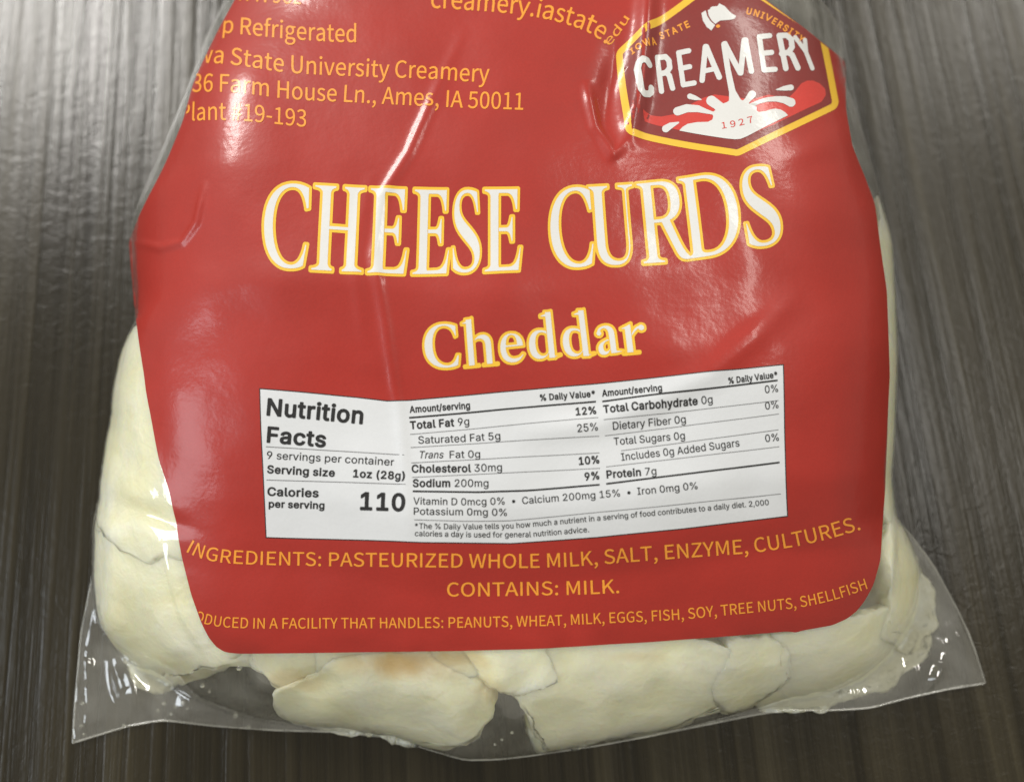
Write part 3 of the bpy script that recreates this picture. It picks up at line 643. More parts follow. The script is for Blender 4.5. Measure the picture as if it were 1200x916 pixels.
GLYPHS['N'] = {
 ' ':[0.369,[]],
 '%':[1.341,[[234,-7,10,-1,13,1,9,2,9,5,7,6,8,9,4,10,3,9,1,31,-2,13,-4,9,-6,9,-7,7,-10,6,-12,4,-22,-1,-10,-2,-9,-5,-6,-6,-8,-9,-4,-9,-3,-9,-1,-13,0,-19,3,-12,3,-9,7,-10,6,-6,9,-6],[62,0,4,-3,28,0,3,3,170,246,1,4,-2,3,-31,-1],[238,22,-6,4,-5,11,-2,9,1,19,3,10,6,7,6,3,9,0,10,-4,5,-9,2,-10,-1,-23,-4,-11,-5,-5,-10,-3],[74,137,20,-1,10,2,9,5,9,7,6,6,5,9,3,10,2,12,0,19,-2,13,-3,9,-5,9,-9,9,-9,6,-10,3,-12,2,-12,-1,-10,-2,-8,-4,-8,-6,-8,-10,-4,-9,-3,-10,-1,-12,0,-19,2,-12,4,-10,7,-9,7,-7,9,-6],[79,165,-6,3,-3,4,-4,9,0,9,0,19,3,10,4,6,9,4,9,0,8,-4,6,-10,2,-12,-1,-22,-4,-9,-5,-5,-9,-3]]],
 '*':[0.903,[[97,107,4,-1,22,0,2,1,1,4,-2,40,1,3,1,2,38,-24,3,-1,14,23,-1,3,-43,22,43,23,1,2,-12,22,-2,2,-3,0,-38,-24,-2,4,2,40,0,3,-3,2,-25,0,-2,-2,2,-43,-2,-4,-38,24,-3,0,-2,-2,-12,-22,2,-3,42,-22,-43,-22,-1,-3,14,-23,3,1,37,23,2,-1,-1,-43]]],
 ',':[0.381,[[16,-61,4,-1,21,0,2,1,27,94,0,3,-4,2,-31,0,-4,-2,-15,-93]]],
 '.':[0.381,[[39,-4,8,-1,10,2,9,7,5,8,1,9,-3,11,-6,8,-9,5,-10,0,-9,-2,-8,-7,-5,-9,0,-9,2,-9,8,-9]]],
 '0':[0.903,[[97,-5,21,-1,19,3,16,7,15,13,15,18,9,19,6,22,3,22,1,37,-3,28,-4,22,-11,27,-12,17,-13,13,-19,9,-18,5,-19,0,-19,-4,-16,-7,-15,-13,-13,-18,-9,-19,-6,-22,-3,-22,-1,-28,2,-34,5,-24,7,-20,13,-22,14,-14,16,-9],[100,29,-10,3,-11,10,-7,10,-7,14,-5,19,-3,19,0,41,3,18,4,16,4,13,8,12,8,9,10,6,12,3,9,1,13,-3,10,-6,9,-10,9,-16,5,-15,3,-19,2,-28,-1,-22,-2,-19,-5,-18,-7,-16,-7,-9,-10,-8,-9,-5,-13,-2]]],
 '1':[0.903,[[35,-2,4,-1,153,0,2,1,1,3,0,25,-2,3,-51,1,-4,2,0,216,0,3,-2,2,-38,0,-3,-1,-56,-41,0,-35,3,-3,56,40,3,1,0,-182,-3,-2,-62,-1,-1,-3]]],
 '2':[0.903,[[29,-2,4,-1,156,0,4,1,1,28,0,3,-2,2,-106,0,-4,1,57,60,22,25,18,25,8,19,3,12,0,16,-2,12,-4,13,-8,12,-9,10,-19,12,-15,6,-16,2,-19,-1,-15,-3,-13,-5,-13,-8,-10,-10,-10,-15,-5,-13,-2,-15,0,-10,3,-1,31,0,4,20,8,15,13,9,9,3,10,1,9,-1,11,-2,8,-4,7,-5,9,-13,2,-9,0,-10,-1,-9,-4,-9,-13,-21,-106,-114,-2,-3]]],
 '3':[0.903,[[91,-5,16,-1,16,1,15,3,16,6,12,8,10,8,9,12,7,13,4,19,-1,18,-4,16,-9,17,-12,13,-16,10,-16,5,-18,3,-2,2,67,76,1,27,-4,2,-147,0,-4,-2,0,-28,2,-3,96,-1,3,0,2,-2,-60,-69,0,-25,2,-4,31,-1,16,-2,12,-5,10,-7,9,-12,4,-16,-1,-18,-6,-12,-9,-9,-16,-7,-16,-2,-15,1,-16,4,-12,9,-7,9,-4,16,-2,1,-31,0,-4,-1,0,-10,5,-15,5,-11,9,-11,13,-11,12,-7,13,-4]]],
 '5':[0.903,[[93,-5,22,-1,19,3,19,8,16,12,12,14,9,17,4,19,1,22,-5,21,-8,19,-14,17,-15,11,-19,7,-22,3,-22,-3,-19,-9,-1,2,6,60,2,2,3,0,100,0,2,4,0,25,0,3,-2,2,-132,0,-3,0,-2,-2,-14,-128,4,-2,28,-3,16,9,12,4,16,2,15,-2,13,-5,11,-9,8,-13,4,-12,1,-13,-1,-9,-2,-10,-4,-9,-7,-9,-7,-6,-9,-5,-10,-3,-19,0,-9,3,-9,5,-13,12,-6,18,-34,0,-2,-2,1,-7,3,-12,5,-13,10,-12,11,-10,12,-7,13,-6]]],
 '7':[0.903,[[46,-2,1,-1,35,0,3,4,109,218,0,33,-3,1,-159,0,-4,-2,0,-28,1,-3,122,-1,3,-2,-109,-216]]],
 '9':[0.903,[[62,-2,2,-1,34,0,3,2,69,102,12,23,8,21,4,19,0,15,-3,16,-7,19,-8,12,-12,12,-15,10,-13,5,-16,3,-19,0,-18,-4,-13,-6,-13,-8,-11,-12,-8,-12,-6,-16,-3,-19,0,-22,6,-21,10,-16,15,-14,19,-9,22,-4,9,0,13,2,1,-3,-60,-88,-2,-3],[104,123,-9,2,-8,4,-8,6,-6,8,-5,8,-2,10,-1,12,0,9,3,10,4,9,11,13,15,7,9,2,13,-1,9,-2,10,-6,11,-13,5,-9,2,-10,0,-18,-2,-10,-4,-9,-6,-8,-6,-6,-16,-7]]],
 'A':[0.955,[[6,-2,3,-1,31,0,4,1,23,66,2,3,3,0,93,0,3,-3,24,-66,5,-1,31,0,1,1,1,3,-92,251,-38,1,-4,-2,-91,-250],[81,101,0,3,34,104,4,1,35,-108]]],
 'C':[1.015,[[115,-5,22,-1,21,3,22,7,16,10,14,12,12,16,9,18,4,19,-2,3,-3,0,-31,-1,-9,-21,-13,-15,-9,-7,-10,-4,-21,-5,-13,0,-12,2,-19,8,-16,13,-12,19,-7,18,-3,18,-1,28,2,19,5,16,9,18,11,13,12,10,15,7,16,3,16,-1,12,-2,16,-6,14,-11,9,-13,8,-19,31,-1,5,2,-3,15,-6,16,-7,13,-11,12,-12,10,-16,10,-18,6,-16,3,-25,1,-22,-4,-18,-7,-19,-13,-19,-18,-11,-19,-9,-22,-4,-22,-2,-28,3,-34,7,-22,10,-22,12,-16,9,-9,13,-9,19,-10]]],
 'D':[0.999,[[27,-2,4,-1,78,0,34,4,22,7,16,9,15,13,13,15,11,22,6,22,4,34,-2,28,-6,25,-10,25,-12,17,-17,14,-24,13,-25,6,-22,2,-81,0,-4,-2],[65,31,-1,1,0,185,1,1,3,1,50,0,16,-3,16,-5,12,-8,12,-12,10,-15,5,-15,4,-25,0,-22,-4,-22,-6,-19,-8,-12,-10,-11,-11,-8,-14,-6,-25,-5]]],
 'F':[0.818,[[27,-2,4,-1,28,0,4,1,1,3,0,103,1,1,103,1,5,1,0,29,-2,4,-106,0,-1,2,0,75,1,1,3,1,113,0,2,1,1,3,0,28,-3,2,-150,0,-4,-2]]],
 'I':[0.603,[[13,-2,4,-1,115,0,2,1,1,3,0,28,-3,2,-37,0,-2,1,0,4,0,181,2,2,37,0,2,1,1,3,0,25,0,3,-3,2,-115,0,-4,-2,-1,-28,1,-3,38,-1,3,0,1,-2,0,-185,-4,-1,-38,-1,-1,-4]]],
 'P':[0.886,[[27,-2,4,-1,28,0,4,1,2,90,59,1,26,4,15,6,12,8,9,10,7,11,7,14,3,15,1,19,-2,16,-6,16,-6,12,-12,13,-13,9,-15,6,-26,5,-93,0,-4,-2],[65,122,-1,1,0,94,1,2,47,0,16,-1,15,-4,12,-10,5,-6,4,-9,2,-10,0,-12,-4,-19,-3,-6,-6,-8,-13,-8,-12,-3]]],
 'S':[0.89,[[92,-6,19,-1,25,2,15,4,16,7,13,10,11,12,7,13,5,15,0,19,-3,16,-6,12,-12,13,-12,8,-15,8,-57,17,-18,7,-13,10,-6,9,-1,6,0,10,3,9,5,6,7,7,8,4,9,3,12,2,22,-1,10,-3,9,-4,6,-5,6,-8,7,-17,31,-1,5,1,-1,13,-4,12,-7,13,-8,9,-10,9,-13,7,-15,5,-12,3,-19,1,-16,-1,-15,-3,-19,-8,-13,-8,-12,-13,-8,-14,-4,-12,-1,-22,4,-16,7,-12,11,-11,9,-7,16,-8,60,-18,15,-6,12,-8,5,-5,3,-6,2,-9,-1,-10,-4,-9,-5,-6,-9,-7,-9,-5,-22,-4,-13,-1,-12,2,-19,7,-6,5,-6,7,-4,8,-3,13,-3,1,-31,0,-4,-1,2,-16,4,-12,7,-13,7,-9,12,-10,13,-7,15,-5]]],
 'T':[0.894,[[93,-2,2,-1,31,0,2,1,1,3,0,216,3,2,72,0,3,1,1,3,0,25,0,3,-4,2,-187,0,-4,-2,0,-28,1,-3,75,-1,3,-2,0,-216]]],
 'V':[0.955,[[98,-2,5,-1,31,0,5,1,91,250,0,3,-2,2,-34,0,-3,-2,-53,-153,-19,-61,-20,61,-55,153,-4,2,-31,0,-4,-2,1,-3]]],
 'a':[0.777,[[64,-6,21,-1,19,3,15,9,13,12,1,-17,2,-3,31,0,2,3,0,122,-2,22,-6,15,-9,13,-10,8,-15,7,-16,4,-19,1,-18,-3,-16,-5,-13,-6,-11,-9,-8,-10,-8,-15,2,-4,28,-8,3,0,10,14,10,7,15,6,15,0,13,-2,7,-4,7,-6,4,-9,1,-13,0,-3,-3,-4,-10,-3,-50,-7,-22,-6,-18,-10,-7,-7,-6,-9,-3,-13,-1,-16,2,-13,6,-12,7,-9,11,-9,12,-7],[66,28,-11,6,-6,10,-1,6,1,10,7,9,7,5,13,4,40,6,16,4,0,-22,-1,-10,-5,-11,-7,-7,-12,-8,-13,-4,-15,0]]],
 'b':[0.846,[[99,-6,22,-1,22,5,18,12,16,17,10,20,7,25,0,31,-4,25,-8,22,-11,16,-16,14,-19,8,-21,4,-22,-2,-10,-4,-9,-6,-12,-13,-3,2,0,3,0,78,-4,3,-28,0,-4,-3,0,-250,1,-2,3,-1,29,0,2,3,0,23,2,-4,16,-15,11,-6],[93,28,-10,5,-6,5,-6,7,-6,12,-4,12,-2,13,-1,15,2,16,3,12,4,10,7,9,6,6,7,4,9,4,12,1,10,-1,9,-2,9,-6,9,-9,6,-9,4,-14,3,-15,0,-15,-2,-16,-3,-12,-4,-10,-7,-9,-9,-8,-9,-4,-9,-3,-13,0]]],
 'c':[0.79,[[87,-6,15,-1,16,1,16,4,12,6,12,9,10,10,8,12,5,15,-4,4,-28,6,-3,-3,-6,-13,-10,-10,-12,-6,-16,-2,-12,1,-13,5,-10,9,-9,12,-5,16,-2,13,-1,15,2,13,3,12,5,13,8,10,9,8,10,4,9,2,13,0,12,-3,9,-5,7,-6,5,-7,4,-10,3,-2,28,7,3,2,-1,6,-5,13,-7,9,-9,9,-9,7,-11,6,-23,6,-22,1,-16,-3,-15,-6,-13,-8,-12,-12,-9,-13,-7,-15,-6,-22,-1,-22,1,-19,5,-19,8,-18,11,-16,15,-12,17,-9]]],
 'd':[0.846,[[82,-6,20,-1,19,4,16,10,12,14,2,-2,0,-19,1,-3,32,0,2,3,0,247,0,3,-2,3,-32,0,-2,-3,-1,-85,-12,13,-16,10,-19,4,-21,-2,-19,-6,-16,-10,-13,-14,-12,-22,-6,-25,-1,-22,2,-25,8,-25,9,-16,14,-15,18,-11],[87,28,-10,4,-7,6,-8,9,-5,10,-4,12,-2,13,-1,15,2,16,3,12,5,10,6,9,7,6,8,5,9,3,9,1,13,-1,9,-3,9,-6,8,-8,6,-13,4,-12,2,-16,-2,-28,-2,-9,-5,-13,-6,-9,-8,-7,-9,-5,-9,-2,-13,-1]]],
 'e':[0.806,[[89,-6,16,-1,16,1,13,3,15,7,13,9,9,9,6,10,5,12,-2,3,-31,8,-8,-14,-11,-9,-15,-5,-16,-1,-13,3,-12,5,-9,8,-8,11,-5,16,-1,10,1,1,128,0,5,2,0,21,-3,22,-4,16,-8,16,-11,12,-13,11,-16,7,-18,4,-19,1,-16,-3,-15,-6,-16,-11,-12,-13,-9,-15,-6,-16,-4,-18,-1,-19,2,-25,6,-19,8,-15,12,-16,13,-10,16,-8],[52,111,-1,2,3,12,4,10,7,9,7,6,9,5,9,3,9,1,19,-3,6,-2,9,-7,5,-6,5,-9,5,-19,-2,-2]]],
 'f':[0.511,[[37,-2,5,-1,28,0,3,4,0,156,38,1,3,1,1,2,0,25,-1,3,-38,0,-3,1,0,24,5,9,8,5,12,2,13,-3,3,1,8,26,0,3,-5,3,-16,3,-15,0,-13,-2,-14,-7,-11,-9,-8,-13,-3,-15,-1,-27,-31,-1,-4,0,-1,-3,0,-25,1,-2,4,-1,31,-1]]],
 'g':[0.848,[[84,-76,18,-1,16,1,19,4,12,5,13,8,9,8,6,9,5,10,3,12,1,16,0,191,-2,2,-32,0,-1,-2,0,-19,-2,-3,-12,14,-10,6,-9,4,-22,3,-15,-2,-10,-2,-16,-8,-15,-12,-12,-16,-7,-15,-5,-16,-2,-19,0,-18,2,-16,9,-25,7,-13,11,-11,12,-9,13,-6,16,-4,18,-1,13,2,12,5,13,9,9,11,1,-2,0,-31,-3,-13,-7,-12,-13,-8,-12,-4,-9,-1,-13,1,-12,2,-16,9,-13,15,-3,1,-26,-15,-1,-3,6,-10,15,-15,19,-10],[90,33,-9,3,-10,5,-8,8,-6,9,-4,13,-2,13,-1,15,2,13,7,22,6,9,6,6,10,6,9,3,9,1,13,-1,9,-3,9,-6,7,-7,6,-10,4,-11,3,-13,1,-15,-2,-16,-3,-12,-4,-10,-5,-8,-7,-6,-9,-5,-9,-3,-13,-1]]],
 'h':[0.818,[[24,-2,3,-1,28,0,3,2,1,112,2,18,7,13,9,9,13,6,12,2,13,-2,12,-5,9,-10,5,-13,2,-15,0,-113,1,-3,2,-1,28,0,3,0,1,4,0,125,-2,16,-5,15,-8,13,-11,10,-12,7,-16,4,-19,1,-15,-4,-16,-7,-12,-12,-2,1,-1,3,0,75,0,3,-4,2,-28,0,-4,-2]]],
 'i':[0.34,[[24,-2,4,-1,28,0,2,1,1,3,0,185,-3,3,-31,0,-2,-3],[31,217,9,-2,10,1,6,4,6,6,3,10,-1,9,-5,8,-6,4,-10,3,-9,-1,-9,-5,-5,-6,-3,-9,2,-10,4,-6]]],
 'l':[0.384,[[56,-3,15,-1,12,1,7,1,1,2,1,3,-6,25,-3,2,-9,-1,-9,1,-4,4,-2,7,0,209,-4,3,-28,0,-3,-1,-1,-2,0,-216,3,-12,7,-13,10,-8]]],
 'm':[1.211,[[24,-2,3,-1,28,0,3,2,1,118,1,12,5,13,9,10,13,6,12,1,12,-2,10,-5,6,-7,4,-9,1,-138,4,-1,29,0,2,1,1,3,0,119,1,12,4,10,8,9,12,7,12,1,13,-1,12,-6,6,-7,4,-9,1,-13,1,-125,4,-1,28,0,2,1,1,3,-1,131,-3,19,-8,18,-10,10,-9,6,-13,5,-12,2,-19,0,-16,-5,-15,-9,-13,-14,-3,-2,-6,11,-9,9,-10,6,-9,3,-19,1,-15,-3,-16,-9,-11,-10,-2,-4,0,20,-2,3,-32,0,-1,-3]]],
 'n':[0.817,[[24,-2,3,-1,28,0,3,2,1,112,2,18,7,13,9,9,13,6,12,2,13,-2,12,-5,9,-10,5,-13,2,-15,0,-113,1,-3,2,-1,28,0,4,1,0,134,-4,16,-5,13,-8,11,-9,8,-9,6,-13,4,-15,2,-16,-1,-12,-3,-10,-5,-9,-7,-10,-10,0,20,-2,3,-32,0,-1,-3]]],
 'o':[0.828,[[87,-6,15,-1,22,2,16,6,14,9,13,12,9,13,8,18,5,19,1,19,-1,22,-6,22,-7,15,-11,15,-15,13,-16,8,-16,5,-22,1,-19,-3,-15,-6,-13,-8,-12,-12,-9,-13,-7,-15,-6,-22,-1,-22,1,-19,5,-19,8,-18,11,-16,15,-12,17,-9],[87,28,-10,4,-7,6,-8,9,-5,10,-4,12,-2,13,-1,15,2,13,3,12,5,13,7,9,7,6,7,5,9,3,12,1,10,-1,9,-2,9,-6,10,-9,6,-9,4,-13,3,-16,1,-15,-2,-13,-2,-12,-6,-13,-6,-9,-8,-7,-9,-5,-9,-2,-16,-1]]],
 'p':[0.846,[[24,-72,3,-1,28,0,3,1,1,84,0,4,3,3,12,-14,16,-9,18,-3,19,1,16,4,18,12,12,12,12,18,5,16,4,25,0,22,-4,25,-5,16,-9,15,-14,16,-13,9,-13,4,-15,4,-25,-2,-9,-2,-12,-7,-7,-6,-10,-11,0,23,-3,2,-28,0,-4,-2],[96,28,-9,3,-9,6,-7,8,-6,11,-4,13,-2,12,-1,19,2,12,7,22,6,10,7,6,7,4,9,4,12,1,10,-1,9,-2,9,-6,10,-10,5,-9,4,-12,2,-13,1,-15,-1,-16,-7,-22,-6,-9,-8,-9,-9,-5,-9,-3,-10,-1]]],
 'r':[0.521,[[24,-2,3,-1,28,0,3,2,1,118,2,12,4,9,5,7,13,9,16,3,22,-1,1,1,1,4,0,28,-2,2,-22,1,-16,-4,-15,-9,-10,-11,0,18,-2,3,-32,0,-1,-3]]],
 's':[0.729,[[73,-6,18,-1,15,1,16,4,12,5,11,7,9,9,6,10,5,12,1,12,-3,16,-6,13,-10,9,-9,6,-16,6,-50,14,-10,5,-4,6,-2,10,4,9,9,8,15,5,16,0,12,-4,10,-8,9,-15,28,6,3,2,0,3,-5,13,-6,9,-7,8,-16,11,-19,5,-15,2,-16,-1,-16,-3,-12,-6,-10,-7,-9,-9,-6,-9,-4,-13,-1,-16,3,-12,5,-9,9,-11,13,-7,9,-4,56,-16,9,-6,4,-6,1,-7,-1,-6,-6,-8,-13,-7,-15,-3,-19,1,-13,5,-8,9,-5,12,-2,2,-31,-7,-1,-4,4,-12,5,-10,8,-9,8,-7,10,-5]]],
 't':[0.459,[[70,-4,22,-1,9,2,6,2,0,3,-6,26,-3,1,-18,-1,-9,3,-5,6,-1,12,0,107,2,2,35,1,1,3,0,25,-2,2,-3,0,-32,1,-1,3,-1,41,-32,0,-2,0,-1,-4,0,-37,-1,-3,-27,-2,-1,-1,0,-25,1,-4,4,0,21,0,3,-2,0,-110,2,-15,4,-13,8,-9,11,-8]]],
 'u':[0.818,[[76,-4,20,-1,19,4,15,9,11,10,2,3,1,-19,0,-3,2,-2,28,0,4,2,0,187,-1,3,-31,0,-3,-2,0,-113,-3,-16,-6,-12,-8,-10,-11,-6,-16,-2,-12,1,-13,6,-9,11,-5,12,-1,13,-1,117,-3,1,-28,0,-3,-1,-1,-2,0,-118,1,-16,3,-13,6,-15,13,-15,12,-8]]],
 'v':[0.777,[[78,-2,4,-1,28,0,3,1,72,186,1,2,-2,3,-33,0,-4,-1,-41,-115,-9,-28,-3,0,-8,28,-42,114,-3,2,-34,0,-1,-3,1,-3]]],
 'w':[1.127,[[65,-2,3,-1,29,0,3,1,37,133,3,4,38,-135,3,-3,28,0,4,1,57,188,-1,3,-35,0,-24,-85,-13,-51,-3,1,-35,132,-3,3,-31,0,-3,-1,-27,-93,-11,-46,-3,8,-35,129,-3,3,-34,0,-1,-3]]],
 'y':[0.777,[[31,-73,19,-1,19,4,14,9,13,16,7,17,81,211,1,5,-3,1,-31,0,-4,-2,-40,-110,-10,-31,-3,-1,-8,25,-42,117,-3,2,-31,0,-3,-1,-1,-2,1,-3,70,-184,-10,-25,-7,-10,-10,-5,-9,0,-9,2,-3,-1,-2,-2,-6,-25,1,-4]]],
 '•':[0.776,[[84,44,12,-2,9,1,12,4,10,5,9,7,7,9,5,10,3,9,1,13,-1,9,-3,13,-6,9,-8,9,-8,7,-11,6,-10,2,-12,1,-12,-2,-10,-3,-9,-6,-9,-8,-7,-9,-4,-9,-2,-10,-1,-12,2,-13,3,-9,5,-9,6,-7,10,-8,9,-5]]],
}
